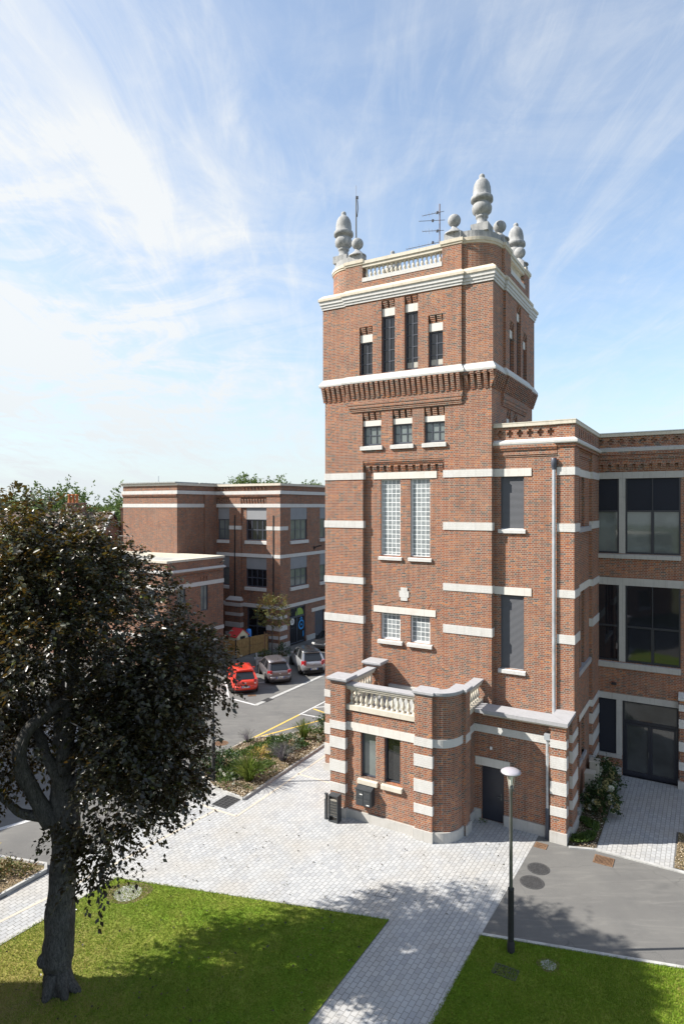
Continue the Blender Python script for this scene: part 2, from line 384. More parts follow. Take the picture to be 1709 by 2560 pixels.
# ------------------------------------------------------------------ mesh helpers
ROOT = {}                                    # object name -> (x, y, z, rotz) of its top-level thing
def put(o, parent, frame=None):
    C.objects.link(o)
    if parent is not None: o.parent = parent; ROOT[o.name] = ROOT[parent.name]
class MB:
    """collects faces (in grid coordinates a,b,z or world x,y,z) and links them as ONE mesh object"""
    def __init__(s, grid=True): s.v = []; s.f = []; s.grid = grid; s.sm = []
    def add(s, vs, fs, smooth=False):
        o = len(s.v); s.v.extend(vs); s.f.extend([tuple(i + o for i in f) for f in fs]); s.sm.extend([smooth] * len(fs))
    def box(s, x0, x1, y0, y1, z0, z1):
        s.add([(x0, y0, z0), (x1, y0, z0), (x1, y1, z0), (x0, y1, z0), (x0, y0, z1), (x1, y0, z1), (x1, y1, z1), (x0, y1, z1)],
              [(0, 3, 2, 1), (4, 5, 6, 7), (0, 1, 5, 4), (1, 2, 6, 5), (2, 3, 7, 6), (3, 0, 4, 7)]); return s
    def hexa(s, lo, hi):
        s.add(list(lo) + list(hi), [(0, 3, 2, 1), (4, 5, 6, 7), (0, 1, 5, 4), (1, 2, 6, 5), (2, 3, 7, 6), (3, 0, 4, 7)]); return s
    def prism(s, poly, z0, z1, smooth=False):
        n = len(poly); s.add([(x, y, z0) for x, y in poly] + [(x, y, z1) for x, y in poly],
              [tuple(range(n))[::-1], tuple(range(n, 2 * n))] + [(i, (i + 1) % n, n + (i + 1) % n, n + i) for i in range(n)], smooth); return s
    def loops(s, rings, caps=True):
        n = len(rings[0]); vs = [p for r in rings for p in r]; fs = []
        for k in range(len(rings) - 1):
            for i in range(n): fs.append((k * n + i, k * n + (i + 1) % n, (k + 1) * n + (i + 1) % n, (k + 1) * n + i))
        if caps: fs.append(tuple(range(n))[::-1]); fs.append(tuple(range((len(rings) - 1) * n, len(rings) * n)))
        s.add(vs, fs); return s
    def lathe(s, cx, cy, prof, seg=20, smooth=True):
        vs = []; fs = []
        for r, z in prof:
            for k in range(seg): t = 2 * math.pi * k / seg; vs.append((cx + r * math.cos(t), cy + r * math.sin(t), z))
        for j in range(len(prof) - 1):
            for k in range(seg): fs.append((j * seg + k, j * seg + (k + 1) % seg, (j + 1) * seg + (k + 1) % seg, (j + 1) * seg + k))
        s.add(vs, fs, smooth); s.add(vs[:seg], [tuple(range(seg))[::-1]]); s.add(vs[-seg:], [tuple(range(seg))]); return s
    def tube(s, pts, rad, seg=8, smooth=True):
        pts = [Vector(p) for p in pts]
        if isinstance(rad, (int, float)): rad = [rad] * len(pts)
        rings = []; up = Vector((0, 0, 1)); prev = None
        for i, p in enumerate(pts):
            d = (pts[min(i + 1, len(pts) - 1)] - pts[max(i - 1, 0)]).normalized()
            if prev is None: x = d.orthogonal().normalized()
            else: x = (prev - d * prev.dot(d)).normalized()
            prev = x; y = d.cross(x)
            rings.append([tuple(p + (x * math.cos(2 * math.pi * k / seg) + y * math.sin(2 * math.pi * k / seg)) * rad[i]) for k in range(seg)])
        n = seg; vs = [p for r in rings for p in r]; fs = []
        for k in range(len(rings) - 1):
            for i in range(n): fs.append((k * n + i, k * n + (i + 1) % n, (k + 1) * n + (i + 1) % n, (k + 1) * n + i))
        s.add(vs, fs, smooth); s.add(rings[0], [tuple(range(n))[::-1]]); s.add(rings[-1], [tuple(range(n))]); return s
    def wall(s, axis, pos, u0, u1, z0, z1, holes=(), sign=None):
        """sheet with rectangular recesses. axis 'b': faces -b; axis 'a': faces +a. hole = (u0,u1,z0,z1,depth,back)"""
        us = sorted({u0, u1, *[min(max(x, u0), u1) for h in holes for x in h[:2]]}); zs = sorted({z0, z1, *[min(max(x, z0), z1) for h in holes for x in h[2:4]]})
        sg = sign if sign is not None else (1 if axis == 'b' else -1)    # inward direction
        def P(u, z, d=0.): return (u, pos + sg * d, z) if axis == 'b' else (pos + sg * d, u, z)
        def at(i, j):
            if not (0 <= i < len(us) - 1 and 0 <= j < len(zs) - 1): return None
            u, z = (us[i] + us[i + 1]) / 2, (zs[j] + zs[j + 1]) / 2
            for h in holes:
                if h[0] < u < h[1] and h[2] < z < h[3]: return h
            return None
        for i in range(len(us) - 1):
            for j in range(len(zs) - 1):
                h = at(i, j); a0, a1, b0, b1 = us[i], us[i + 1], zs[j], zs[j + 1]
                if h is None: s.add([P(a0, b0), P(a1, b0), P(a1, b1), P(a0, b1)], [(0, 1, 2, 3)]); continue
                d = h[4]
                if h[5]: s.add([P(a0, b0, d), P(a1, b0, d), P(a1, b1, d), P(a0, b1, d)], [(0, 1, 2, 3)])
                for (di, dj, p, q) in ((-1, 0, (a0, b0), (a0, b1)), (1, 0, (a1, b0), (a1, b1)), (0, -1, (a0, b0), (a1, b0)), (0, 1, (a0, b1), (a1, b1))):
                    if at(i + di, j + dj) is None: s.add([P(*p), P(*q), P(*q, d), P(*p, d)], [(0, 1, 2, 3)])
        return s
    def quad(s, *p): s.add(list(p), [tuple(range(len(p)))]); return s
    def build(s, name, mat, parent=None, label=None, recalc=True):
        me = bpy.data.meshes.new(name)
        if s.grid: vv = [(*W(a, b), z) for a, b, z in s.v]
        else: vv = s.v
        if parent is not None:
            x, y, z0, rz = ROOT[parent.name]; c, sn = math.cos(-rz), math.sin(-rz)
            vv = [((p[0] - x) * c - (p[1] - y) * sn, (p[0] - x) * sn + (p[1] - y) * c, p[2] - z0) for p in vv]
        me.from_pydata([tuple(p) for p in vv], [], s.f)
        me.materials.append(MATS[mat])
        if any(s.sm): me.polygons.foreach_set('use_smooth', s.sm)
        me.update()
        o = bpy.data.objects.new(name, me); put(o, parent)
        if label: o['label'] = label
        return o
def tag(o, label, cat, group=None):
    o['label'] = label; o['category'] = cat
    if group: o['group'] = group
    return o
def thing(name, label, cat, x, y, z=0., rz=0., group=None):
    o = bpy.data.objects.new(name, None); C.objects.link(o); o.location = (x, y, z); o.rotation_euler = (0, 0, rz)
    o.empty_display_size = .3; ROOT[o.name] = (x, y, z, rz); return tag(o, label, cat, group)
def gthing(name, label, cat, a, b, group=None): p = W(a, b); return thing(name, label, cat, p.x, p.y, 0, -TH, group)
def solo(mb, name, mat, label, cat, group=None):
    """a one-mesh thing: origin at its footprint"""
    vv = [(*W(a, b), z) for a, b, z in mb.v] if mb.grid else mb.v
    cx = sum(p[0] for p in vv) / len(vv); cy = sum(p[1] for p in vv) / len(vv); cz = min(p[2] for p in vv)
    me = bpy.data.meshes.new(name); rz = -TH if mb.grid else 0.; c, sn = math.cos(-rz), math.sin(-rz)
    me.from_pydata([((p[0] - cx) * c - (p[1] - cy) * sn, (p[0] - cx) * sn + (p[1] - cy) * c, p[2] - cz) for p in vv], [], mb.f); me.materials.append(MATS[mat])
    if any(mb.sm): me.polygons.foreach_set('use_smooth', mb.sm)
    o = bpy.data.objects.new(name, me); C.objects.link(o); o.location = (cx, cy, cz); o.rotation_euler = (0, 0, rz)
    return tag(o, label, cat, group)
def structure(mb, name, mat):
    o = mb.build(name, mat); o['kind'] = 'structure'; return o
def dup(root, x, y, z=None, rz=None, label=None, scale=None):
    r = root.copy(); C.objects.link(r); r.location = (x, y, root.location.z if z is None else z)
    if rz is not None: r.rotation_euler = (0, 0, rz)
    if scale: r.scale = scale
    if label: r['label'] = label
    for ch in list(root.children):
        c = ch.copy(); C.objects.link(c); c.parent = r
        for g in list(ch.children):
            d = g.copy(); C.objects.link(d); d.parent = c
    return r
def offset_poly(poly, d):
    n = len(poly); out = []
    ar = sum(poly[i][0] * poly[(i + 1) % n][1] - poly[(i + 1) % n][0] * poly[i][1] for i in range(n)); sg = 1 if ar > 0 else -1
    for i in range(n):
        p0, p1, p2 = Vector(poly[i - 1]), Vector(poly[i]), Vector(poly[(i + 1) % n])
        e1 = (p1 - p0).normalized(); e2 = (p2 - p1).normalized()
        n1 = Vector((e1.y, -e1.x)) * sg; n2 = Vector((e2.y, -e2.x)) * sg
        m = n1 + n2; k = max(m.length_squared, .35); out.append(tuple(p1 + m * (2 * d / k)))
    return out
def mould(mb, poly, prof):
    mb.loops([[(x, y, z) for x, y in offset_poly(poly, p)] for p, z in prof], caps=False); return mb
def arc(cx, cy, rx, ry, t0, t1, n): return [(cx + rx * math.cos(R(t0 + (t1 - t0) * k / n)), cy + ry * math.sin(R(t0 + (t1 - t0) * k / n))) for k in range(n + 1)]
BAL = [(.075, 0), (.075, .1), (.04, .12), (.035, .16), (.07, .28), (.078, .36), (.06, .48), (.034, .68), (.032, .78), (.055, .82), (.055, .87), (.07, .9), (.07, 1)]
def baluster(par, a, b, z0, z1, mat, rad=1.):
    return MB().lathe(a, b, [(r * rad, z0 + t * (z1 - z0)) for r, t in BAL], 10).build('baluster', mat, par)
def brackets(mb, axis, pos, cs, wd, z0, z1, d0, d1, steps=5):
    """stepped brick brackets that grow outwards upwards; outward is -b or +a"""
    for c in cs:
        for k in range(steps):
            za, zb = z0 + (z1 - z0) * k / steps, z0 + (z1 - z0) * (k + 1) / steps
            d = d0 + (d1 - d0) * (k + 1) / steps
            if axis == 'b': mb.box(c - wd / 2, c + wd / 2, pos - d, pos + .02, za + .004, zb)
            else: mb.box(pos - .02, pos + d, c - wd / 2, c + wd / 2, za + .004, zb)
def rng(a0, a1, n): return [a0 + (a1 - a0) * (k + .5) / n for k in range(n)]
def stone(par, a0, a1, b0, b1, z0, z1, mat='painted_stone', name='stone_band'): return MB().box(a0, a1, b0, b1, z0, z1).build(name, mat, par)
def window(par, axis, pos, u0, u1, z0, z1, cols=2, rows=3, fw=.05, bar=.03, glass='window_glass', frame='frame_paint', sill=None, lintel=None, name='window', smat='painted_stone', lmat='smooth_stone'):
    """frame + bars mesh with pane / sill / lintel children; pos = plane of the glass, outward -b or +a"""
    sg = -1 if axis == 'b' else 1
    def B(mb, p0, p1, q0, q1, d0, d1):
        x0, x1 = sorted((pos + sg * d0, pos + sg * d1))
        if axis == 'b': mb.box(p0, p1, x0, x1, q0, q1)
        else: mb.box(x0, x1, p0, p1, q0, q1)
    m = MB()
    B(m, u0, u0 + fw, z0, z1, -.02, .05); B(m, u1 - fw, u1, z0, z1, -.02, .05); B(m, u0 + fw, u1 - fw, z0, z0 + fw, -.02, .05); B(m, u0 + fw, u1 - fw, z1 - fw, z1, -.02, .05)
    for k in range(1, cols): c = u0 + (u1 - u0) * k / cols; B(m, c - bar / 2, c + bar / 2, z0 + fw, z1 - fw, -.01, .035)
    for k in range(1, rows): c = z0 + (z1 - z0) * k / rows; B(m, u0 + fw, u1 - fw, c - bar / 2, c + bar / 2, -.008, .03)
    o = m.build(name, frame, par)
    g = MB(); B(g, u0 + .01, u1 - .01, z0 + .01, z1 - .01, -.03, 0.); g.build('pane', glass, o)
    if sill:                                       # (face position, projection, overhang, z0, z1)
        fp, pr, ov, s0, s1 = sill; q = MB(); f = fp + sg * pr; bk = pos
        lo = [(u0 - ov, s0), (u1 + ov, s0)]; 
        if axis == 'b': q.hexa([(u0 - ov, f, s0), (u1 + ov, f, s0), (u1 + ov, bk, s0), (u0 - ov, bk, s0)], [(u0 - ov, f, s1 - .04), (u1 + ov, f, s1 - .04), (u1 + ov, bk, s1 + .02), (u0 - ov, bk, s1 + .02)])
        else: q.hexa([(bk, u0 - ov, s0), (f, u0 - ov, s0), (f, u1 + ov, s0), (bk, u1 + ov, s0)], [(bk, u0 - ov, s1 + .02), (f, u0 - ov, s1 - .04), (f, u1 + ov, s1 - .04), (bk, u1 + ov, s1 + .02)])
        q.build('sill', smat, o)
    if lintel:
        l0, l1, fp, z0l, z1l = lintel; q = MB(); x0, x1 = sorted((fp, pos))
        if axis == 'b': q.box(l0, l1, x0, x1, z0l, z1l)
        else: q.box(x0, x1, l0, l1, z0l, z1l)
        q.build('lintel', lmat, o)
    return o

# ------------------------------------------------------------------ the tower with its entrance bay and side wing
ZS = [(13.17, 13.47), (11.03, 11.34), (8.55, 8.84), (6.82, 7.16)]       # heights of the pale bands
QS = [(2.64, 3.06), (1.72, 2.17), (.96, 1.28)]                          # quoin blocks of the ground floor
def build_tower():
    T = gthing('brick_tower', 'tall red brick tower with stone bands, acorn finials, low entrance bay and side wing', 'tower', -6.9, 4.4)
    # --- shaft
    m = MB(); A0, A1, B0, B1 = -10.77, -3.06, 1.2, 7.7
    small = [(-8.84, -7.92), (-7.38, -6.46), (-5.92, -5.01)]
    holes = [(-8.82, -5.04, 4.0, 13.98, .2, False)] + [(p, q, 14.6, 16.1, .24, True) for p, q in small]
    m.wall('b', B0, A0, A1, 0, 17.6, holes)
    tallw = [(-8.03, -7.1), (-6.63, -5.74)]
    m.wall('b', B0 + .2, -8.82, -5.04, 4.0, 13.98, [(p, q, 9.84, 13.15, .2, True) for p, q in tallw] + [(p, q, 6.2, 7.36, .2, True) for p, q in tallw])
    sl = [(3.3, 3.95), (4.35, 5.0)]
    m.wall('a', A1, B0, B1, 0, 17.6, [(p, q, 14.6, 16.1, .24, True) for p, q in sl])
    m.quad((A0, B0, 0), (A0, B1, 0), (A0, B1, 17.6), (A0, B0, 17.6)); m.quad((A0, B1, 0), (A1, B1, 0), (A1, B1, 17.6), (A0, B1, 17.6))
    # stepped brick head of the recessed panel
    m.box(-8.82, -5.04, 1.215, 1.4, 13.90, 13.98); m.box(-8.82, -5.04, 1.245, 1.4, 13.83, 13.90); m.box(-8.82, -5.04, 1.28, 1.4, 13.75, 13.83)
    brackets(m, 'b', 1.4, rng(-8.80, -5.06, 11), .2, 13.47, 13.75, .015, .12, 4)
    for p, q in small: brackets(m, 'b', 1.33, rng(p + .02, q - .02, 3), .19, 15.76, 16.09, .02, .12, 4)
    for p, q in sl: brackets(m, 'a', -3.19, rng(p + .02, q - .02, 2), .2, 15.76, 16.09, .02, .12, 4)
    m.build('shaft_wall', 'brick', T)
    MB().box(-10.83, -3.2, 1.14, 1.3, 0, .3).build('plinth', 'plinth_concrete', T)
    for z0, z1 in ZS:
        stone(T, -10.80, -8.785, 1.172, 1.398, z0, z1); stone(T, -5.075, -3.03, 1.172, 1.49, z0, z1)
    for z0, z1 in ((3.33, 3.65), (2.55, 3.0), (1.64, 2.13), (.71, 1.22)): stone(T, -10.80, -9.3, 1.172, 1.398, z0, z1)
    # glass block windows in the recessed panel
    for k, (p, q) in enumerate(tallw):
        lin = (-8.38, -5.43, 1.37, 13.17, 13.46) if k == 0 else None
        window(T, 'b', 1.52, p, q, 9.86, 13.15, 1, 1, .03, glass='glass_block', frame='white_plastic', sill=(1.4, .09, .09, 9.66, 9.82), lintel=lin, name='glass_block_window')
        lin = (-8.38, -5.48, 1.37, 7.37, 7.64) if k == 0 else None
        window(T, 'b', 1.55, p, q, 6.22, 7.36, 1, 1, .03, glass='glass_block', frame='white_plastic', sill=(1.4, .12, .12, 6.03, 6.2), lintel=lin, name='glass_block_window')
    MB().hexa([(-7.07, 1.36, 7.95), (-6.76, 1.36, 7.95), (-6.76, 1.41, 7.95), (-7.07, 1.41, 7.95)], [(-7.07, 1.36, 8.5), (-6.76, 1.36, 8.5), (-6.76, 1.41, 8.5), (-7.07, 1.41, 8.5)]).box(-7.14, -6.69, 1.358, 1.409, 8.1, 8.36).build('keystone', 'painted_stone', T)
    ar = MB()                                           # flat relieving arch of soldier bricks
    for k in range(24):
        t0, t1 = R(62 + 56 * k / 24), R(62 + 56 * (k + 1.0) / 24)
        P = lambda r, t: (-6.915 + r * math.cos(t), 5.62 + r * math.sin(t))
        c = [P(2.33, t0), P(2.62, t0), P(2.62, t1), P(2.33, t1)]
        ar.loops([[(x, 1.385, z) for x, z in c], [(x, 1.42, z) for x, z in c]])
    ar.build('relieving_arch', 'brick', T)
    for p, q in small: window(T, 'b', 1.40, p, q, 14.67, 15.5, 3, 2, .06, .03, glass='pale_glass', sill=(1.2, .09, .08, 14.44, 14.64), lintel=(p + .005, q - .005, 1.27, 15.5, 15.74))
    for p, q in sl: window(T, 'a', -3.26, p, q, 14.67, 15.5, 2, 2, .06, .03, sill=(-3.06, .09, .06, 14.44, 14.64), lintel=(p + .005, q - .005, -3.13, 15.5, 15.74))
    # --- corbel table under the upper stage
    c = MB()
    for k, (z0, z1, d) in enumerate(((16.15, 16.22, .05), (16.22, 16.30, .07), (16.30, 16.44, .10), (16.44, 16.52, .12), (16.52, 17.36, .10))):
        sh = max(0, .2 - .05 * k)
        c.box(-9.62 + sh, -4.22 - (.04 if k < 3 else 0), 1.2 - d, 1.24, z0, z1); c.box(-3.10, -3.06 + d, 2.55, 6.4, z0 + .001, z1)
    left = rng(-10.90, -9.62, 5); mid = rng(-9.60, -4.24, 22); right = rng(-4.2, -2.86, 5)
    brackets(c, 'b', 1.2, left + right, .145, 16.68, 17.36, .01, .23, 9); brackets(c, 'b', 1.1, mid, .145, 16.68, 17.36, .01, .21, 9)
    brackets(c, 'a', -3.06, rng(1.0, 2.55, 6) + rng(6.42, 7.9, 6), .145, 16.68, 17.36, .01, .25, 9); brackets(c, 'a', -2.96, rng(2.55, 6.4, 16), .145, 16.68, 17.36, .01, .22, 9)
    c.box(-10.88, -2.98, 1.02, 1.24, 17.26, 17.36).box(-3.1, -2.9, 1.24, 7.75, 17.262, 17.358)
    c.build('corbel_table', 'brick', T)
    # --- upper stage
    m = MB(); fa = [(-8.89, -8.25, 19.15), (-7.82, -7.18, 20.15), (-6.73, -6.12, 20.17), (-5.66, -5.02, 19.2)]
    sb = [(3.13, 3.8, 19.15), (4.25, 4.93, 20.15), (5.32, 5.98, 19.15)]
    m.wall('b', 1.12, -10.84, -9.6, 17.36, 20.9).wall('b', 1.12, -4.24, -2.98, 17.36, 20.9)
    m.wall('b', 1.02, -9.6, -4.24, 17.36, 20.9, [(p, q, 17.72, z + .66, .26, True) for p, q, z in fa])
    m.quad((-9.6, 1.02, 17.36), (-9.6, 1.12, 17.36), (-9.6, 1.12, 20.9), (-9.6, 1.02, 20.9)); m.quad((-4.24, 1.02, 17.36), (-4.24, 1.12, 17.36), (-4.24, 1.12, 20.9), (-4.24, 1.02, 20.9))
    m.wall('a', -2.98, 1.12, 2.55, 17.36, 20.9).wall('a', -2.98, 6.4, 7.8, 17.36, 20.9)
    m.wall('a', -2.88, 2.55, 6.4, 17.36, 20.9, [(p, q, 17.72, z + .66, .26, True) for p, q, z in sb])
    m.quad((-2.98, 2.55, 17.36), (-2.88, 2.55, 17.36), (-2.88, 2.55, 20.9), (-2.98, 2.55, 20.9)); m.quad((-2.98, 6.4, 17.36), (-2.88, 6.4, 17.36), (-2.88, 6.4, 20.9), (-2.98, 6.4, 20.9))
    m.quad((-10.84, 1.12, 17.36), (-10.84, 7.8, 17.36), (-10.84, 7.8, 20.9), (-10.84, 1.12, 20.9)); m.quad((-10.84, 7.8, 17.36), (-2.98, 7.8, 17.36), (-2.98, 7.8, 20.9), (-10.84, 7.8, 20.9))
    for p, q, z in fa: brackets(m, 'b', 1.16, rng(p + .02, q - .02, 2), .21, z + .35, z + .65, .02, .12, 4)
    for p, q, z in sb: brackets(m, 'a', -3.02, rng(p + .02, q - .02, 2), .21, z + .35, z + .65, .02, .12, 4)
    m.build('upper_wall', 'brick', T)
    for p, q, z in fa: window(T, 'b', 1.22, p, q, 17.74, z, 2, 3 if z < 19.5 else 5, .055, .035, lintel=(p + .005, q - .005, 1.1, z, z + .33))
    for p, q, z in fa[2:]: MB().box(p + .06, q - .06, 1.205, 1.216, 17.82, 18.05).build('pane_reflection', 'pale_reflection', T)  # pale strips painted low on two panes in place of a reflection
    for p, q, z in sb: window(T, 'a', -3.08, p, q, 17.74, z, 2, 3 if z < 19.5 else 5, .055, .035, lintel=(p + .005, q - .005, -2.96, z, z + .33))
    foot = [(-10.84, 1.12), (-9.6, 1.12), (-9.6, 1.02), (-4.24, 1.02), (-4.24, 1.12), (-2.98, 1.12), (-2.98, 2.55), (-2.88, 2.55), (-2.88, 6.4), (-2.98, 6.4), (-2.98, 7.8), (-10.84, 7.8)]
    mould(MB(), foot, [(-.02, 17.362), (.13, 17.362), (.14, 17.38), (.15, 17.45), (.0, 17.70), (-.24, 17.735)]).build('string_course', 'painted_stone', T)
    mould(MB(), foot, [(-.02, 20.88), (.04, 20.88), (.04, 20.98), (.075, 20.985), (.075, 21.10), (.115, 21.105), (.115, 21.22), (.135, 21.24), (.135, 21.26)]).build('cornice', 'painted_stone', T)
    cp = mould(MB(), foot, [(.10, 21.24), (.165, 21.262), (.165, 21.37), (.0, 21.53), (-.7, 21.58)]); cp.build('cornice_coping', 'cornice_stone', T)
    MB().box(-10.2, -3.6, 1.8, 7.2, 21.5, 21.62).build('roof', 'roof_membrane', T)
    # --- parapet: four rounded corners with piers, balustrades between
    ac, bc = -6.92, 4.44
    corner = [(-5.07, 1.05), (-4.24, 1.05), (-4.24, 1.16)] + arc(-4.24, 2.42, 1.25, 1.25, -88, -2, 12) + [(-2.99, 2.42), (-2.88, 2.42), (-2.88, 3.3), (-3.4, 3.3), (-3.4, 2.5), (-4.3, 1.6), (-5.07, 1.6)]
    acorn_prof = [(.30, 0), (.30, .02), (.24, .12), (.225, .22), (.225, .33), (.27, .36), (.27, .42), (.22, .44), (.30, .5), (.40, .6), (.425, .72), (.425, .8), (.39, .91), (.33, .97), (.33, 1.03), (.39, 1.04), (.39, 1.07), (.475, 1.08), (.475, 1.2), (.455, 1.27), (.385, 1.30), (.385, 1.5), (.365, 1.7), (.32, 1.86), (.24, 1.99), (.14, 2.07), (.115, 2.08), (.125, 2.14), (.12, 2.22), (.07, 2.28), (.02, 2.29)]
    ball_prof = [(.40, 0), (.39, .05), (.33, .06), (.27, .13), (.20, .2), (.13, .26), (.11, .28), (.115, .33), (.10, .34)] + [(.265 * math.sin(R(t)), .595 - .265 * math.cos(R(t))) for t in range(22, 181, 12)] + [(.01, .86)]
    for sa, sb_ in ((1, 1), (-1, 1), (1, -1), (-1, -1)):
        tr = lambda p: (ac + sa * (p[0] - ac), bc + sb_ * (p[1] - bc))
        flip = sa * sb_ < 0
        pl = [tr(p) for p in corner]; pl = pl[::-1] if flip else pl
        wall_o = MB().prism(pl, 21.5, 22.56).build('parapet_corner', 'brick', T)
        MB().loops([[(x, y, z) for x, y in offset_poly(pl, d)] for d, z in ((.0, 22.56), (.035, 22.58), (.035, 22.64), (.07, 22.66), (.07, 22.79), (.03, 22.81))]).build('coping', 'cornice_stone', wall_o)
        MB().prism(offset_poly(pl, -.06), 22.81, 23.1).build('blocking_course', 'grey_stone', T)
        x, y = tr((-3.66, 1.86))
        sq = MB(); q = .36; sq.box(x - q, x + q, y - q, y + q, 23.1, 23.42).lathe(x, y, [(r * .94, 23.42 + z * .93) for r, z in acorn_prof], 28)
        sq.build('acorn_finial', 'grey_stone', T)
        for bx, by in ((-4.66, 1.36), (-3.22, 2.86)):
            x, y = tr((bx, by)); MB().lathe(x, y, [(r, 23.1 + z * .97) for r, z in ball_prof], 22).build('ball_finial', 'grey_stone', T)
    # low wall under the balustrades
    for bx_ in ((-8.77, -5.07, 1.05, 1.4), (-8.77, -5.07, 7.48, 7.83), (-3.23, -2.88, 3.3, 5.58), (-10.96, -10.61, 3.3, 5.58)): MB().box(*bx_, 21.5, 21.8).build('parapet_wall', 'brick', T)
    for ax, p0, p1, c, n in (('b', -8.77, -5.07, 1.23, 18), ('a', 3.3, 5.58, -3.06, 11), ('b', -8.77, -5.07, 7.66, 0), ('a', 3.3, 5.58, -10.8, 0)):
        bx = (lambda u0, u1, d, z0, z1: MB().box(u0, u1, c - d, c + d, z0, z1)) if ax == 'b' else (lambda u0, u1, d, z0, z1: MB().box(c - d, c + d, u0, u1, z0, z1))
        bal = bx(p0, p1, .2, 21.8, 21.98).build('balustrade', 'painted_stone', T)
        r = bx(p0, p1, .17, 22.45, 22.58); r2 = bx(p0, p1, .215, 22.58, 22.72); r.add(r2.v, r2.f); r.build('handrail', 'balustrade_stone', bal)
        for u in rng(p0 + .04, p1 - .04, n) if n else []: baluster(bal, *((u, c) if ax == 'b' else (c, u)), 21.98, 22.45, 'balustrade_stone', .95)
    # --- side wing, upper part
    m = MB(); wn = [(-2.78, -1.87, 11.08, 13.16), (-2.78, -1.87, 5.6, 8.5)]
    m.wall('b', 1.5, -3.06, -.6, 3.9, 14.4, [(*x, .14, True) for x in wn]).wall('b', 1.45, -.6, 0, 3.9, 14.4)
    m.quad((-.6, 1.45, 3.9), (-.6, 1.5, 3.9), (-.6, 1.5, 14.4), (-.6, 1.45, 14.4))
    ss = [(2.72, 3.4), (3.72, 4.4)]
    m.wall('a', 0, 1.45, 2.5, 3.9, 14.4).wall('a', 0, 5.6, 7.6, 0, 14.4)
    hz = [(11.15, 13.17), (5.5, 8.55), (1.9, 3.4)]
    m.wall('a', -.13, 2.5, 5.6, 0, 14.4, [(p, q, z0, z1, .25, True) for p, q in ss for z0, z1 in hz])
    for b in (2.5, 5.6): m.quad((-.13, b, 0), (0, b, 0), (0, b, 14.4), (-.13, b, 14.4))
    for k, (d, z0, z1) in enumerate(((.03, 13.92, 13.99), (.06, 13.99, 14.06), (.045, 14.06, 14.18), (.09, 14.18, 14.25), (.12, 14.25, 14.4))):
        m.box(-3.05, -.62, 1.5 - d, 1.52, z0, z1).box(-.15, -.13 + d, 2.52, 5.58, z0, z1)
    m.box(-.62, .05, 1.40, 1.47, 14.25, 14.39).box(-.02, .05, 1.47, 7.3, 14.251, 14.389)
    ph = []
    for u in rng(-3.0, -.66, 6): ph += [(u - .12, u + .12, 14.78, 14.9, .1, True), (u - .055, u + .055, 14.68, 14.98, .1, True)]
    m.wall('b', 1.5, -3.06, -.6, 14.5, 15.1, ph).wall('b', 1.44, -.6, .02, 14.5, 15.1).quad((-.6, 1.44, 14.5), (-.6, 1.5, 14.5), (-.6, 1.5, 15.1), (-.6, 1.44, 15.1))
    m.wall('a', .02, 1.44, 7.35, 14.5, 15.1, [(u - .09, u + .09, 14.66, 14.98, .12, True) for u in rng(2.2, 6.4, 10)])
    m.build('wing_wall', 'brick', T)
    f2 = [(-3.06, 1.5), (-.6, 1.5), (-.6, 1.45), (0, 1.45), (0, 7.4), (-3.06, 7.4)]
    mould(MB(), f2, [(-.05, 14.38), (.12, 14.38), (.14, 14.42), (.14, 14.5), (.0, 14.6), (-.05, 14.61)]).build('string_course', 'painted_stone', T)
    MB().loops([[(x, y, z) for x, y in offset_poly(f2, d)] for d, z in ((.03, 15.09), (.07, 15.1), (.07, 15.22), (.08, 15.225), (.08, 15.26), (0, 15.27))]).build('coping', 'balustrade_stone', T)
    for (p, q, z0, z1), s0 in zip(wn, (10.93, 5.42)):
        fr = MB().box(p, q, 1.59, 1.62, z0, z1).box(p, p + .04, 1.55, 1.6, z0, z1).box(q - .04, q, 1.55, 1.6, z0, z1)
        o = fr.build('roller_shutter', 'shutter_metal', T)
        MB().hexa([(p - .09, 1.41, s0), (q + .07, 1.41, s0), (q + .07, 1.6, s0), (p - .09, 1.6, s0)], [(p - .09, 1.41, s0 + .13), (q + .07, 1.41, s0 + .13), (q + .07, 1.6, s0 + .19), (p - .09, 1.6, s0 + .19)]).build('sill', 'painted_stone', o)
        stone(o, -3.03, -1.58, 1.47, 1.6, z1 + .005, z1 + .31, 'smooth_stone', 'lintel')
    for z0, z1 in ZS:
        stone(T, -.625, .03, 1.425, 2.52, z0, z1); stone(T, -.2, .03, 5.58, 7.33, z0, z1)
    for z0, z1 in ((13.18, 13.47), (8.56, 8.85), (3.41, 3.66)): stone(T, -.2, -.105, 2.5, 5.6, z0, z1, 'smooth_stone')
    for z0, z1 in ((10.95, 11.14), (5.3, 5.5)): MB().hexa([(-.3, 2.45, z0), (-.03, 2.45, z0), (-.03, 5.6, z0), (-.3, 5.6, z0)], [(-.3, 2.45, z1 + .03), (-.03, 2.45, z1), (-.03, 5.6, z1), (-.3, 5.6, z1 + .03)]).build('sill', 'blue_stone', T)
    for p, q in ss:
        for z0, z1 in hz: window(T, 'a', -.34, p, q, z0, z1, 1, 2, .05, .03)
        MB().box(-.3, -.04, p - .05, q + .05, 1.74, 1.9).build('sill', 'blue_stone', T)
    for z0, z1 in QS + [(3.38, 3.66)]: stone(T, -.2, .03, 5.58, 7.33, z0, z1)
    MB().box(-.2, .05, 2.2, 7.33, 0, .33).build('plinth', 'plinth_concrete', T)
    # --- low projecting ground floor of the wing (door side)
    m = MB(); m.wall('b', .26, -3.5, -.55, 0, 4.16, [(-3.16, -2.3, 0, 2.1, .14, True)]).wall('b', 0, -.55, -.02, 0, 4.16)
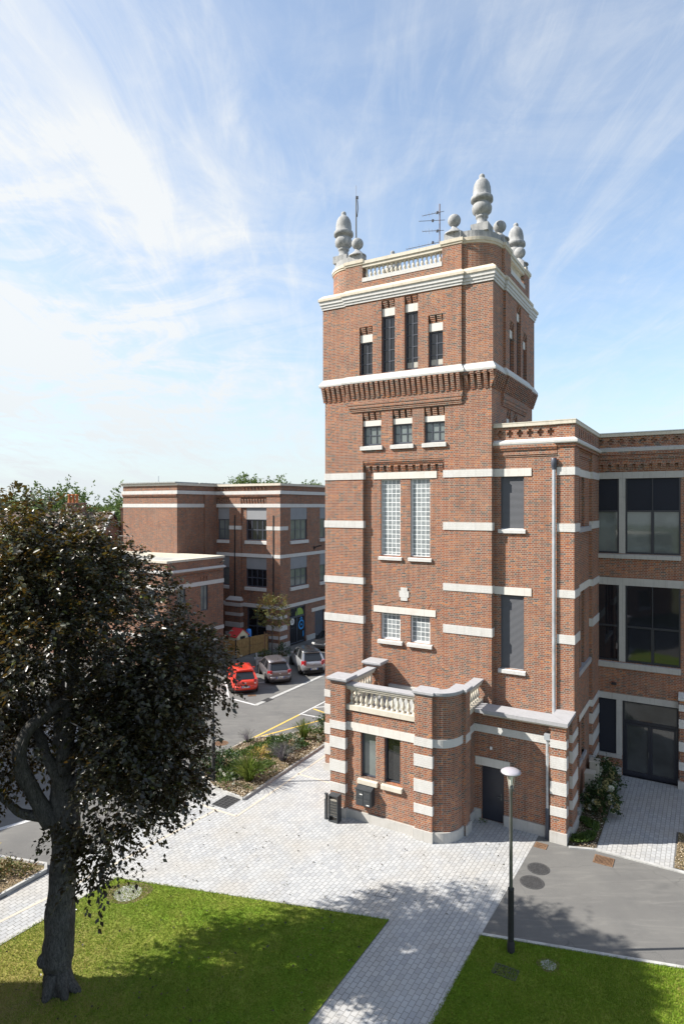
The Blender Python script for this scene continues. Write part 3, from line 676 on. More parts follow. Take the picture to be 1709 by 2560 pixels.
    m.quad((-.55, 0, 0), (-.55, .26, 0), (-.55, .26, 4.16), (-.55, 0, 4.16)).wall('a', -.02, 0, 1.6, 0, 4.16)
    m.box(-.3, .08, .62, 1.62, 0, 4.2)
    m.box(-.6, .0, -.03, .3, 4.02, 4.155)
    m.build('annex_wall', 'brick', T)
    MB().box(-2.3, -.58, .2, .3, 0, .4).box(-.58, .02, -.05, .3, 0, .4).box(-.1, .022, .3, .6, 0, .4).box(-.1, .13, .57, 1.7, 0, .398).build('plinth', 'plinth_concrete', T)
    MB().box(-3.5, -3.17, .2, .3, 0, .42).build('plinth', 'plinth_concrete', T)
    cpn = MB().prism([(-3.3, -.12), (.06, -.12), (.06, 1.449), (-.62, 1.449), (-.62, .76), (-3.3, .76)], 4.2, 4.33); cpn.build('coping', 'blue_stone', T)
    MB().box(-3.0, .0, -.09, .7, 4.15, 4.205).build('coping_bed', 'balustrade_stone', T)
    MB().box(-3.3, -.5, .7, 1.55, 3.95, 4.08).build('roof', 'roof_membrane', T)
    stone(T, -3.44, -.55, .232, .3, 3.38, 3.66)
    for z0, z1 in QS + [(3.38, 3.66)]: stone(T, -.56, .005, -.027, .3, z0, z1); stone(T, -.2, .105, .6, 1.64, z0 + .06, z1 + .06)
    d = MB().box(-3.15, -2.31, .36, .39, .04, 2.09).build('door', 'door_paint', T)
    h = MB().tube([(-2.43, .355, 1.0), (-2.43, .30, 1.0), (-2.55, .30, 1.0)], .012, 8); h.box(-2.455, -2.405, .345, .36, .88, 1.12); h.build('handle', 'metal_grey', d)
    stone(T, -3.4, -2.07, .232, .3, 2.11, 2.42, 'smooth_stone', 'lintel')
    MB().box(-2.82, -2.74, .2, .262, 2.78, 2.88).build('door_lamp', 'white_plastic', T)
    # --- entrance bay
    m = MB(); bw = [(-7.12, -6.48), (-6.12, -5.47)]
    m.wall('b', -2.1, -7.75, -4.83, 0, 4.16, [(p, q, 1.68, 3.37, .2, True) for p, q in bw])
    m.box(-8.39, -7.73, -2.25, -1.62, 0, 5.2).box(-4.83, -4.16, -2.25, -1.62, 0, 5.2).box(-8.39, -7.73, .62, 1.19, 4.1, 5.2)
    oc = arc(-4.16, -1.2, .76, .94, -90, 0, 14); ic = arc(-4.16, -1.2, .42, .60, -90, 0, 14)
    m.prism(oc + ic[::-1], 0, 5.2); m.box(-3.78, -3.28, -1.2, -.72, 0, 5.2)
    m.wall('a', -3.44, -.72, 1.2, 0, 4.16); m.quad((-8.36, -1.62, 0), (-8.36, 1.2, 0), (-8.36, 1.2, 4.16), (-8.36, -1.62, 4.16))
    m.build('bay_wall', 'brick', T)
    MB().box(-8.3, -4.1, -1.9, 1.39, 3.95, 4.1).box(-4.1, -3.5, -.95, 1.39, 3.951, 4.099).build('balcony_floor', 'roof_membrane', T)
    MB().box(-7.6, -5.2, 1.24, 1.40, 4.1, 4.32).build('balcony_upstand', 'plinth_concrete', T)
    MB().box(-7.76, -4.80, -2.16, -2.05, 0, .34).box(-8.45, -7.68, -2.31, -1.6, 0, .38).box(-4.89, -4.12, -2.31, -1.9, 0, .38).build('plinth', 'plinth_concrete', T)
    MB().prism(arc(-4.16, -1.2, .82, 1.0, -90, 0, 14) + arc(-4.16, -1.2, .5, .7, -90, 0, 14)[::-1], 0, .376).box(-3.7, -3.22, -1.2, -.67, 0, .38).box(-3.6, -3.39, -.67, .2, 0, .378).build('plinth', 'plinth_concrete', T)
    for z0, z1 in QS + [(3.38, 3.68)]:
        stone(T, -8.415, -7.705, -2.276, -1.6, z0, z1); stone(T, -4.855, -4.135, -2.276, -1.7, z0, z1)
    stone(T, -7.70, -4.86, -2.126, -2.05, 3.38, 3.69, 'smooth_stone')
    MB().prism(arc(-4.16, -1.2, .785, .965, -90, 0, 14) + arc(-4.16, -1.2, .6, .7, -90, 0, 14)[::-1], 3.38, 3.67).build('stone_band', 'painted_stone', T)
    stone(T, -3.7, -3.255, -1.195, -.70, 3.381, 3.672); stone(T, -3.6, -3.412, -.70, .235, 3.382, 3.67)
    for k, (p, q) in enumerate(bw): window(T, 'b', -1.92, p, q, 1.7, 3.37, 1, 1, .045, glass='pale_glass' if k == 0 else 'clear_glass', sill=(-2.1, .12, .1, 1.45, 1.64), smat='balustrade_stone')  # left pane's paler glass colour stands in for a bright reflection
    for a0, a1, b0, b1 in ((-8.39, -7.73, -2.25, -1.62), (-8.39, -7.73, .62, 1.19)):
        pl = [(a0, b0), (a1, b0), (a1, b1), (a0, b1)]
        MB().loops([[(x, y, z) for x, y in offset_poly(pl, e)] for e, z in ((.0, 5.2), (.05, 5.21), (.05, 5.27), (.12, 5.28), (.12, 5.35), (.10, 5.37))]).build('pier_cap', 'blue_stone', T)
    cc = [(-4.83, -2.25), (-4.16, -2.25), (-4.16, -2.16)] + arc(-4.16, -1.2, .76, .94, -86, -3, 12) + [(-3.4, -1.22), (-3.28, -1.22), (-3.28, -.72), (-3.78, -.72), (-3.78, -1.2)] + arc(-4.16, -1.2, .40, .58, -5, -85, 8) + [(-4.2, -1.62), (-4.83, -1.62)]
    MB().loops([[(x, y, z) for x, y in offset_poly(cc, e)] for e, z in ((.0, 5.2), (.03, 5.205), (.03, 5.26), (.07, 5.262), (.07, 5.34), (.05, 5.35))]).build('coping', 'blue_stone', T)
    for ax, p0, p1, c, n, hw in (('b', -7.73, -4.83, -1.97, 13, .19), ('a', -.72, 1.16, -3.56, 8, .17), ('a', -1.62, .62, -8.06, 10, .17)):
        bx = (lambda u0, u1, d, z0, z1: MB().box(u0, u1, c - d, c + d, z0, z1)) if ax == 'b' else (lambda u0, u1, d, z0, z1: MB().box(c - d, c + d, u0, u1, z0, z1))
        bal = bx(p0, p1, hw, 4.162, 4.35).build('balustrade', 'balustrade_stone', T)
        r = bx(p0, p1, hw - .05, 4.93, 5.01); r2 = bx(p0, p1, hw - .01, 5.01, 5.09); r.add(r2.v, r2.f); r.build('handrail', 'balustrade_stone', bal)
        bx(p0, p1, hw + .03, 5.09, 5.15).build('handrail_coping', 'blue_stone', bal)
        for u in rng(p0 + .03, p1 - .03, n): baluster(bal, *((u, c) if ax == 'b' else (c, u)), 4.35, 4.93, 'balustrade_stone', 1.0)
    # --- rain pipes
    q = MB().tube([(-.72, 1.38, 4.1), (-.72, 1.38, 13.4)], .062, 12)
    for z in (5.6, 8.0, 9.6, 11.2, 12.7): q.lathe(-.72, 1.38, [(.07, z), (.07, z + .04)], 12)
    dp = q.build('downpipe', 'zinc', T); MB().lathe(-.72, 1.38, [(.075, 13.38), (.075, 13.48), (.105, 13.52), (.105, 13.8), (.09, 13.82)], 14).build('pipe_collar', 'frame_paint', dp)
    q = MB().tube([(-.68, .12, 1.1), (-.68, .12, 3.62)], .055, 12)
    for z in (2.0, 3.0): q.lathe(-.68, .12, [(.064, z), (.064, z + .04)], 12)
    dp = q.build('downpipe', 'zinc', T); MB().box(-.78, -.57, .0, .235, 3.6, 3.8).build('rain_hopper', 'zinc', dp)
    MB().lathe(-.68, .12, [(.075, 0.), (.075, 1.1), (.06, 1.12)], 14).build('pipe_boot', 'frame_paint', dp)
    return T
build_tower()

def build_factory():
    F = gthing('factory_building', 'long red brick factory block with wide dark windows and concrete lintels behind the wing', 'building', 4, 9)
    B = 7.35; m = MB()
    fl = [(9.88, 13.22), (5.05, 8.46)]; H = []
    for z0, z1 in fl: H += [(-.25, .85, z0, z1, .12, True), (1.11, 3.28, z0, z1, .12, True)]
    H += [(-.24, .74, .9, 3.33, .12, True), (.99, 3.2, 0, 3.33, .2, True)]
    for s in (5.0, 9.6):
        for z0, z1 in fl + [(1.0, 3.33)]: H += [(s, s + 1.1, z0, z1, .12, True), (s + 1.36, s + 3.5, z0, z1, .12, True)]
    m.wall('b', B, -.3, 14, 0, 14.45, H)
    dg = []
    for u in rng(-.15, 13.8, 32): dg += [(u - .13, u + .13, 14.83, 14.93, .09, True), (u - .06, u + .06, 14.74, 15.0, .09, True)]
    m.wall('b', B, -.3, 14, 14.45, 15.1, dg)
    m.quad((14, B, 0), (14, 19, 0), (14, 19, 15.1), (14, B, 15.1)); m.quad((-.3, 19, 0), (14, 19, 0), (14, 19, 15.1), (-.3, 19, 15.1)); m.quad((-.3, B, 0), (-.3, 19, 0), (-.3, 19, 15.1), (-.3, B, 15.1))
    for d, z0, z1 in ((.13, 13.86, 13.94), (.09, 13.94, 14.02), (.05, 14.02, 14.08), (.10, 14.08, 14.2), (.07, 14.2, 14.28), (.115, 14.28, 14.42)): m.box(-.28, 13.9, B - d, B + .02, z0, z1)
    brackets(m, 'b', B, rng(-.2, 13.8, 42), .2, 13.56, 13.86, .02, .13, 4)
    m.build('wall', 'brick', F)
    MB().hexa([(-.28, B - .12, 14.42), (14.1, B - .12, 14.42), (14.1, B, 14.42), (-.28, B, 14.42)], [(-.28, B - .12, 14.54), (14.1, B - .12, 14.54), (14.1, B + .01, 14.62), (-.28, B + .01, 14.62)]).build('string_course', 'concrete', F)
    MB().box(-.28, 14.1, B - .07, B + .4, 15.1, 15.24).build('coping', 'balustrade_stone', F)
    MB().box(-.28, 14.1, B - .09, 19.05, 15.245, 15.28).build('roof', 'zinc', F)
    for z0, z1 in ((13.225, 13.51), (8.465, 8.79), (3.335, 3.61)): MB().box(-.28, 3.4 if z0 > 4 else 3.2, B - .025, B + .06, z0, z1).build('lintel', 'concrete', F)
    for z0, z1 in ((9.66, 9.87), (4.77, 5.04)): MB().hexa([(-.28, B - .1, z0), (3.3, B - .1, z0), (3.3, B + .1, z0), (-.28, B + .1, z0)], [(-.28, B - .1, z1 - .04), (3.3, B - .1, z1 - .04), (3.3, B + .1, z1 + .01), (-.28, B + .1, z1 + .01)]).build('sill', 'concrete', F)
    MB().box(-.28, .97, B - .08, B + .1, .73, .9).build('sill', 'concrete', F)
    for z0, z1 in fl: MB().box(.85, 1.11, B - .02, B + .11, z0 + .01, z1).build('mullion_post', 'concrete', F)
    MB().box(.74, .99, B - .02, B + .11, .9, 3.33).build('mullion_post', 'concrete', F)
    for k, (z0, z1) in enumerate(fl):
        zs = z0 + 1.94 if k == 0 else z0 + 1.62
        for u0, u1, n in ((-.24, .85, 1), (1.11, 3.28, 2)):
            fr = MB(); fr.box(u0, u0 + .07, B + .02, B + .1, z0, z1).box(u1 - .07, u1, B + .02, B + .1, z0, z1).box(u0 + .07, u1 - .07, B + .02, B + .1, z0, z0 + .08).box(u0 + .07, u1 - .07, B + .02, B + .1, zs - .08, zs)
            if n == 2: c = (u0 + u1) / 2; fr.box(c - .06, c + .06, B + .025, B + .1, z0 + .08, zs - .08).box(c - .02, c + .02, B + .012, B + .1, zs, z1)
            o = fr.build('window', 'dark_frame', F)
            MB().box(u0 + .02, u1 - .02, B + .085, B + .11, z0 + .02, zs - .04).build('pane', 'pale_glass' if k == 0 else 'window_glass', o)
            MB().box(u0 + .07, u1 - .07, B + .045, B + .07, zs, z1).build('blind', 'blind_metal' if k == 0 else 'window_glass', o)
    o = MB().box(-.24, .74, B + .05, B + .09, .9, 3.33).build('roller_shutter', 'blind_metal', F)
    # double glass door
    z = .08; d0, d1 = B + .1, B + .17; fr = MB()
    fr.box(.99, 1.07, d0, d1, 0, 3.33).box(3.12, 3.2, d0, d1, 0, 3.33).box(1.07, 3.12, d0, d1, 3.25, 3.33).box(1.07, 3.12, d0, d1, 2.36, 2.47).box(1.07, 3.12, d0, d1, 0, .07)
    o = fr.build('glass_door', 'dark_frame', F)
    for u0, u1 in ((1.08, 2.09), (2.10, 3.11)):
        lf = MB().box(u0, u0 + .09, d0 - .01, d1 - .01, .08, 2.35).box(u1 - .09, u1, d0 - .01, d1 - .01, .08, 2.35).box(u0 + .09, u1 - .09, d0 - .01, d1 - .01, .08, .22).box(u0 + .09, u1 - .09, d0 - .01, d1 - .01, 2.25, 2.35)
        lf.build('door_leaf', 'dark_frame', o)
    MB().box(1.0, 3.19, d1 - .03, d1 + .0, .02, 3.3).build('pane', 'door_glass', o)
    MB().box(2.02, 2.05, d0 - .06, d0 - .03, .95, 1.2).build('handle', 'metal_grey', o)
    # buttress pier right of the door
    MB().box(3.25, 3.95, 7.08, 7.4, 0, 3.75).build('buttress', 'brick', F)
    MB().hexa([(3.2, 7.03, 3.75), (4.0, 7.03, 3.75), (4.0, 7.37, 3.75), (3.2, 7.37, 3.75)], [(3.2, 7.03, 3.85), (4.0, 7.03, 3.85), (4.0, 7.37, 4.05), (3.2, 7.37, 4.05)]).build('buttress_cap', 'painted_stone', F)
    for z0, z1 in ((3.3, 3.57), (2.57, 2.95), (1.6, 2.0), (.8, 1.15)): stone(F, 3.22, 3.98, 7.05, 7.37, z0, z1)
    MB().box(3.19, 14, 7.0, 7.34, 0, .33).box(-.2, .96, 7.27, 7.36, 0, .33).build('plinth', 'plinth_concrete', F)
    MB().box(.55, .75, 7.2, 7.36, 4.0, 4.09).build('wall_lamp', 'dark_frame', F)
build_factory()

# ------------------------------------------------------------------ the brick mill beyond the car park
def build_mill():
    F = gthing('brick_mill', 'three storey red brick mill with grey window shades and pale bands beyond the parked cars', 'building', -32, 24)
    X0, X1, B = -33.8, -26.7, 19.8; bz = [(11.88, 12.19), (7.6, 7.89), (3.3, 3.59)]
    m = MB(); up = [(9.05, 11.86), (5.05, 7.6)]
    H = [(-33.55, -32.2, z0, z1, .2, True) for z0, z1 in up] + [(-30.37, -28.11, z0, z1, .2, True) for z0, z1 in up] + [(-30.3, -28.2, 0, 3.25, .2, True)]
    m.wall('b', B, X0, X1, 0, 13.8, H)
    m.box(-28.1, X1 + .02, B - .13, B + .02, 0, 13.0).box(-32.17, -30.88, B - .13, B + .02, 0, 13.0).box(-32.3, -30.62, B - .5, B - .1, 0, 3.8)
    for g in (-27.37, -31.54):
        pass
    HD = [(21.2, 23.75, z0, z1, .2, True) for z0, z1 in up] + [(25.9, 28.4, z0, z1, .2, True) for z0, z1 in up] + [(21.1, 23.5, 0, 3.25, .2, True), (25.05, 26.6, 0, 2.4, .15, True)]
    HD += [(u, u + 2.5, z0, z1, .2, True) for u in (31., 36., 41.) for z0, z1 in up]
    m.wall('a', X1, B, 46, 0, 13.8, HD)
    AX, AB = -40.3, 15.0
    m.wall('b', AB, AX, X0, 0, 13.8).wall('a', X0, AB, B, 0, 13.8); m.box(X0 - .1, X0 + .16, 18.2, B, 0, 13.0)
    m.quad((AX, AB, 0), (AX, 46, 0), (AX, 46, 13.8), (AX, AB, 13.8)); m.quad((AX, 46, 0), (X1, 46, 0), (X1, 46, 13.8), (AX, 46, 13.8))
    for k, (d, z0, z1) in enumerate(((.05, 12.75, 12.83), (.1, 12.83, 12.92), (.14, 12.92, 13.0))):
        m.box(X0, X1 + .02, B - .1 - d, B, z0, z1).box(AX, X0, AB - d, AB + .1, z0, z1)
    brackets(m, 'b', B, rng(-30.85, -28.1, 9), .17, 12.2, 12.6, .02, .13, 4); brackets(m, 'b', B, rng(-33.6, -32.2, 5), .17, 12.2, 12.6, .02, .13, 4)
    brackets(m, 'b', B - .02, rng(-30.8, -28.2, 7) + rng(-33.6, -32.2, 4), .16, 13.4, 13.6, .02, .12, 3)
    m.build('wall', 'old_brick', F)
    # black strips stand in for the shaded grooves on the pilasters
    for g in (-27.37, -31.54): MB().box(g - .06, g + .06, B - .17, B - .12, 3.9, 11.2).build('downpipe', 'rubber', F)
    def ring(z0, z1, d, mat, name):
        MB().box(AX - d, X0 + d, AB - d, AB + .1, z0, z1).build(name, mat, F)
        MB().box(X0 - .05, X0 + d + .03, AB + .1, B - .2, z0, z1 - .002).build(name, mat, F)
        MB().box(X0 + .0, X1 + d + .02, B - .13 - d, B + .05, z0, z1 - .004).build(name, mat, F)
        MB().box(X1 - .1, X1 + d, B + .05, 46, z0, z1 - .006).build(name, mat, F)
    ring(13.0, 13.29, .1, 'painted_stone', 'string_course'); ring(11.88, 12.19, .03, 'painted_stone', 'stone_band'); ring(13.72, 13.92, .12, 'balustrade_stone', 'coping')
    for z0, z1 in bz[1:]:
        MB().box(X0 + .02, X1 + .03, B - .16, B + .05, z0, z1).build('stone_band', 'painted_stone', F); MB().box(X1 - .1, X1 + .03, B + .05, 46, z0, z1 - .003).build('stone_band', 'painted_stone', F)
    MB().box(X0, X1, B - .05, 46, 13.74, 13.9).box(AX, X0, AB, 46, 13.741, 13.901).build('roof', 'roof_membrane', F)
    t = MB()
    for k in range(30): t.box(AX - .2 + k * .225, AX - .2 + k * .225 + .19, AB - .25, AB + 2.5, 13.93, 14.0 + .02 * (k % 2))
    for k in range(22): t.box(X0 - 2, X0 + .2, AB + 2.5 + k * .225, AB + 2.69 + k * .225, 13.93, 14.0 + .02 * (k % 2))
    t.build('tile_edge', 'roof_membrane', F)
    stone(F, -28.12, X1 + .3 - .27, B - .155, B + 1.0, 9.95, 10.27); stone(F, -32.19, -30.86, B - .155, B, 9.95, 10.27)
    for z0, z1 in ((2.48, 2.75), (1.49, 1.92), (.77, 1.05)):
        stone(F, -28.13, X1 + .03, B - .16, B + .9, z0, z1); stone(F, -32.32, -30.6, B - .53, B - .1, z0, z1)
    stone(F, -32.36, -30.56, B - .56, B - .1, 3.3, 3.6)
    MB().hexa([(-32.3, B - .5, 3.8), (-30.62, B - .5, 3.8), (-30.62, B - .1, 3.8), (-32.3, B - .1, 3.8)], [(-32.1, B - .2, 4.1), (-30.8, B - .2, 4.1), (-30.8, B - .1, 4.1), (-32.1, B - .1, 4.1)]).build('buttress_cap', 'painted_stone', F)
    def shaded(ax, pos, u0, u1, z0, z1, cols, face, gl='pale_glass'):
        zs = z1 - 1.02; o = window(F, ax, pos, u0, u1, z0, zs, cols, 2, .08, .07, glass=gl, sill=(face, .12, .12, z0 - .33, z0 - .03))
        (MB().box(u0, u1, pos - .1, pos - .05, zs, z1) if ax == 'b' else MB().box(pos + .05, pos + .1, u0, u1, zs, z1)).build('shade', 'shade_cloth', o)
    for z0, z1 in up:
        shaded('b', B + .12, -30.37, -28.11, z0, z1, 4, B, 'window_glass'); shaded('b', B + .12, -33.55, -32.2, z0, z1, 2, B)
        for u in (21.2, 25.9): shaded('a', X1 - .12, u, u + 2.55, z0, z1, 3, X1)
    # ground floor: shop window behind the fence, glazed entrance with decals, service door
    window(F, 'b', B + .12, -30.3, -28.2, .1, 3.22, 2, 2, .1, .1, glass='window_glass')
    o = window(F, 'a', X1 - .12, 21.12, 23.48, .05, 3.22, 2, 1, .09, .1, glass='window_glass', name='entrance_door')
    MB().box(X1 - .1, X1 - .04, 21.2, 23.4, 2.3, 2.42).build('transom', 'frame_paint', o)
    x = X1 - .112
    def disc(mb, cb, cz, r0, r1, t0=0, t1=360, n=28, xx=x):
        for k in range(n):
            a0, a1 = R(t0 + (t1 - t0) * k / n), R(t0 + (t1 - t0) * (k + 1) / n)
            p = [(cb + r0 * math.cos(a0), cz + r0 * math.sin(a0)), (cb + r1 * math.cos(a0), cz + r1 * math.sin(a0)), (cb + r1 * math.cos(a1), cz + r1 * math.sin(a1)), (cb + r0 * math.cos(a1), cz + r0 * math.sin(a1))]
            mb.loops([[(xx, b, z) for b, z in p], [(xx + .008, b, z) for b, z in p]])
        return mb
    lg = disc(MB(), 23.0, 1.55, .3, .44); lg = disc(lg, 23.0, 1.55, .0, .1)
    lg.loops([[(x, b, z) for b, z in ((22.75, 2.02), (23.0, 2.28), (23.25, 2.02), (23.12, 2.02), (23.0, 2.14), (22.88, 2.02))], [(x + .008, b, z) for b, z in ((22.75, 2.02), (23.0, 2.28), (23.25, 2.02), (23.12, 2.02), (23.0, 2.14), (22.88, 2.02))]])
    lg.box(x, x + .008, 23.22, 23.42, .45, .95); lg.build('blue_logo', 'logo_blue', o)
    disc(MB(), 21.62, 2.0, .001, .3).build('round_sticker', 'plate_white', o)
    q = MB()
    for k, ww in enumerate((.3, .42, .34)): q.box(x + .009, x + .012, 21.62 - ww / 2, 21.62 + ww / 2, 2.08 - .1 * k, 2.12 - .1 * k)
    q.box(x, x + .006, 21.4, 21.9, 1.4, 1.46); q.build('sticker_print', 'dark_print', o)
    disc(MB(), 22.7, 2.45, .001, .62, 0, 180).build('green_dome', 'logo_green', o)
    d = MB().box(X1 - .12, X1 - .08, 25.07, 26.58, .02, 2.38).build('service_door', 'frame_paint', F)
    q = MB()
    for u in (25.45, 25.95): q.box(X1 - .079, X1 - .072, u, u + .3, 1.1, 1.5)
    q.build('door_grille', 'metal_grey', d)
    stone(F, X1 - .1, X1 + .03, 24.5, 27.0, 2.42, 2.75, 'smooth_stone', 'lintel')
    MB().box(X1 - .05, X1 + .07, 23.6, 25.0, 0, .45).box(X1 - .05, X1 + .07, 19.7, 21.05, 0, .45).box(-28.2, X1 + .07, B - .2, B + .1, 0, .45).build('plinth', 'plinth_concrete', F)
    fl = MB().tube([(X1 + .02, 24.9, 8.2), (X1 + .35, 24.95, 8.35), (X1 + .75, 25.0, 8.42)], .05, 8); fl.box(X1, X1 + .05, 24.8, 25.0, 8.05, 8.35); fl.build('wall_floodlight', 'rubber', F)
    rl = MB()
    for k in range(6): rl.tube([(-40.2 + k * .35, 14.4, 8.4), (-40.2 + k * .35, 14.4, 9.4)], .02, 6)
    rl.tube([(-40.2, 14.4, 9.4), (-38.4, 14.4, 9.4)], .025, 6); rl.build('roof_railing', 'wire', F)
build_mill()

def build_annex():
    F = gthing('brick_annex', 'two storey flat roofed brick annex with pale coping behind the dark tree', 'building', -38, 12)
    X0, X1, B0, B1 = -50., -29.05, 9.25, 15.3; m = MB()
    H = [(12.7, 13.52, 4.0, 5.93, .18, True), (12.7, 13.52, .5, 2.28, .18, True), (14.0, 14.5, .4, 1.45, .18, True), (10.3, 11.1, 4.0, 5.93, .18, True), (10.3, 11.1, .5, 2.28, .18, True)]
    m.wall('a', X1, B0, B1, 0, 7.9, H)
    HF = [(u, u + 1.2, z0, z1, .18, True) for u in (-31.5, -34.5, -37.5, -40.5) for z0, z1 in ((4.0, 5.93), (.5, 2.28))]
    m.wall('b', B0, X0, X1, 0, 7.9, HF); m.quad((X0, B1, 0), (X1, B1, 0), (X1, B1, 7.9), (X0, B1, 7.9)); m.quad((X0, B0, 0), (X0, B1, 0), (X0, B1, 7.9), (X0, B0, 7.9))
    for d, z0, z1 in ((.04, 6.75, 6.85), (.08, 6.95, 7.05), (.11, 7.05, 7.12)): m.box(X1 - .02, X1 + d, B0 - d, B1 - .1, z0, z1)
    brackets(m, 'a', X1, rng(12.6, 13.6, 3), .16, 6.26, 6.6, .01, .08, 3); m.build('wall', 'old_brick', F)
    fp = [(X0, B0), (X1, B0), (X1, B1), (X0, B1)]; ins = offset_poly(fp, -.45)
    mould(MB(), fp, [(-.45, 7.7), (-.45, 8.06), (.07, 8.06), (.07, 7.9), (-.02, 7.9)]).build('coping', 'balustrade_stone', F)
    MB().prism(ins, 7.6, 7.72).build('roof', 'roof_membrane', F)
    mould(MB(), fp, [(-.03, 7.12), (.1, 7.12), (.14, 7.16), (.14, 7.24), (.0, 7.32)]).build('string_course', 'painted_stone', F)
    mould(MB(), fp, [(-.03, 5.94), (.03, 5.94), (.03, 6.25), (-.03, 6.25)]).build('stone_band', 'painted_stone', F)
    mould(MB(), fp, [(-.03, 2.3), (.03, 2.3), (.03, 2.58), (-.03, 2.58)]).build('stone_band', 'painted_stone', F)
    for b0, b1, z0, z1 in ((12.7, 13.52, 4.0, 5.93), (12.7, 13.52, .5, 2.28), (14.0, 14.5, .4, 1.45), (10.3, 11.1, 4.0, 5.93), (10.3, 11.1, .5, 2.28)):
        window(F, 'a', X1 - .1, b0, b1, z0, z1, 2 if b1 - b0 > .6 else 1, 2, .06, .05, glass='pale_glass', lintel=(b0 - .1, b1 + .1, X1 + .02, z1 + .01, z1 + .28) if b1 - b0 < .6 else None)
    for u in (-31.5, -34.5, -37.5, -40.5):
        for z0, z1 in ((4.0, 5.93), (.5, 2.28)): window(F, 'b', B0 + .1, u, u + 1.2, z0, z1, 2, 2, .06, .05, glass='pale_glass', sill=(B0, .08, .08, z0 - .2, z0 - .02))
    q = MB().tube([(X1 + .02, 14.9, 7.5), (X1 + .3, 14.8, 7.66), (X1 + .75, 14.6, 7.72)], .05, 8); q.build('wall_floodlight', 'metal_grey', F)
build_annex()

def build_shading_blocks():
    # two unseen brick blocks added just left of the view: their roofs throw the long shadows on road and lawn
    F = gthing('road_shade_block', 'unseen brick block with rounded corner, added to shade the road', 'building', -36, 0)
    p = Vector((-19.5, 33.4)); a, b = toab(p.x, p.y)
    poly = [(a - 12, b - 19), (a, b - 19)] + arc(a - 1.6, b - 1.6, 1.6, 1.6, 0, 90, 8) + [(a - 12, b)]
    MB().prism(poly, 0, 10.8).build('wall', 'old_brick', F); MB().prism(offset_poly(poly, .08), 10.8, 11.0).build('coping', 'balustrade_stone', F)
    for z0, z1 in ((3.3, 3.6), (6.8, 7.1), (9.9, 10.2)): MB().box(a - .1, a + .03, b - 18.9, b - 1.7, z0, z1).build('stone_band', 'painted_stone', F)
    for k in range(4):
        for z0 in (1.0, 4.3, 7.6): window(F, 'a', a + .02, b - 17.5 + 4 * k, b - 15.7 + 4 * k, z0, z0 + 1.9, 2, 2, .08, .06, sill=(a, .12, .1, z0 - .25, z0 - .03), lintel=(b - 17.6 + 4 * k, b - 15.6 + 4 * k, a + .06, z0 + 1.9, z0 + 2.15))
    G = thing('lawn_shade_block', 'low unseen brick block left of the tree, added to shade the lawn', 'building', -20, 5)
    q = [(-34, -14), (-12.6, -14), (-12.6, 15.4), (-34, 15.4)]
    MB(False).prism(q, 0, 8.8).build('wall', 'old_brick', G); MB(False).prism(offset_poly(q, .08), 8.8, 9.0).build('coping', 'balustrade_stone', G)
    for z0, z1 in ((3.4, 3.7), (7.2, 7.5)): MB(False).box(-12.7, -12.57, -13.9, 15.3, z0, z1).build('stone_band', 'painted_stone', G)
    for k in range(5):
        for z0 in (1.0, 4.9):
            y = -10 + 5 * k; fr = MB(False).box(-12.65, -12.54, y, y + .08, z0, z0 + 1.9).box(-12.65, -12.54, y + 1.72, y + 1.8, z0, z0 + 1.9).box(-12.65, -12.54, y + .08, y + 1.72, z0 + 1.82, z0 + 1.9).box(-12.65, -12.54, y + .08, y + 1.72, z0, z0 + .08).box(-12.65, -12.55, y + .87, y + .93, z0 + .08, z0 + 1.82)
            o = fr.build('window', 'frame_paint', G); MB(False).box(-12.62, -12.58, y + .05, y + 1.75, z0 + .05, z0 + 1.85).build('pane', 'window_glass', o); MB(False).box(-12.62, -12.48, y - .1, y + 1.9, z0 - .22, z0 - .01).build('sill', 'blue_stone', o)
build_shading_blocks()

# ------------------------------------------------------------------ ground
def sheet(name, mat, pts, z, grid=False):
    m = MB(grid); m.add([(x, y, z) for x, y in pts], [tuple(range(len(pts)))]); return structure(m, name, mat)
def strip(name, mat, pts, wd, z0, z1, kind=True):
    """a kerb or a painted line along a polyline (world xy)"""
    m = MB(False); ps = [Vector(p) for p in pts]; L_, R_ = [], []
    for i, p in enumerate(ps):
        d = (ps[min(i + 1, len(ps) - 1)] - ps[max(i - 1, 0)]).normalized(); n = Vector((-d.y, d.x)) * wd / 2; L_.append(p + n); R_.append(p - n)
    for i in range(len(ps) - 1):
        q = [R_[i], R_[i + 1], L_[i + 1], L_[i]]
        m.hexa([(x.x, x.y, z0) for x in q], [(x.x, x.y, z1) for x in q])
    return structure(m, name, mat)
sheet('ground', 'far_ground', [(-4000, -300), (4000, -300), (4000, 6000), (-4000, 6000)], -.02)
sheet('asphalt_road', 'asphalt', [(-60, -6), (40, -6), (40, 90), (-60, 90)], 0)
Lt, Lr, Lb = (-7.31, 20.32), (1.37, 18.26), None
dv = V; lb = Vector(Lr) - dv * 14
ll = Vector(Lt) + (Vector((-9.34, 17.21)) - Vector(Lt)).normalized() * 14
pav = [(-10.3, 19.35), (-7.08, 24.32), (-5.9, 26.1), (-5.42, 26.75), (-4.02, 25.71), (-.80, 31.66), (1.2, 34.9), (9, 30), tuple(W(-.02, .2)), (7.13, 22.91), (3.87, 17.6)]
pr = Vector((3.87, 17.6)) - dv * 14
pav += [tuple(pr), tuple(lb), Lr, Lt, tuple(ll), tuple(ll + Vector((-2.6, 1.6)))]
sheet('paved_court', 'setts', pav, .004)
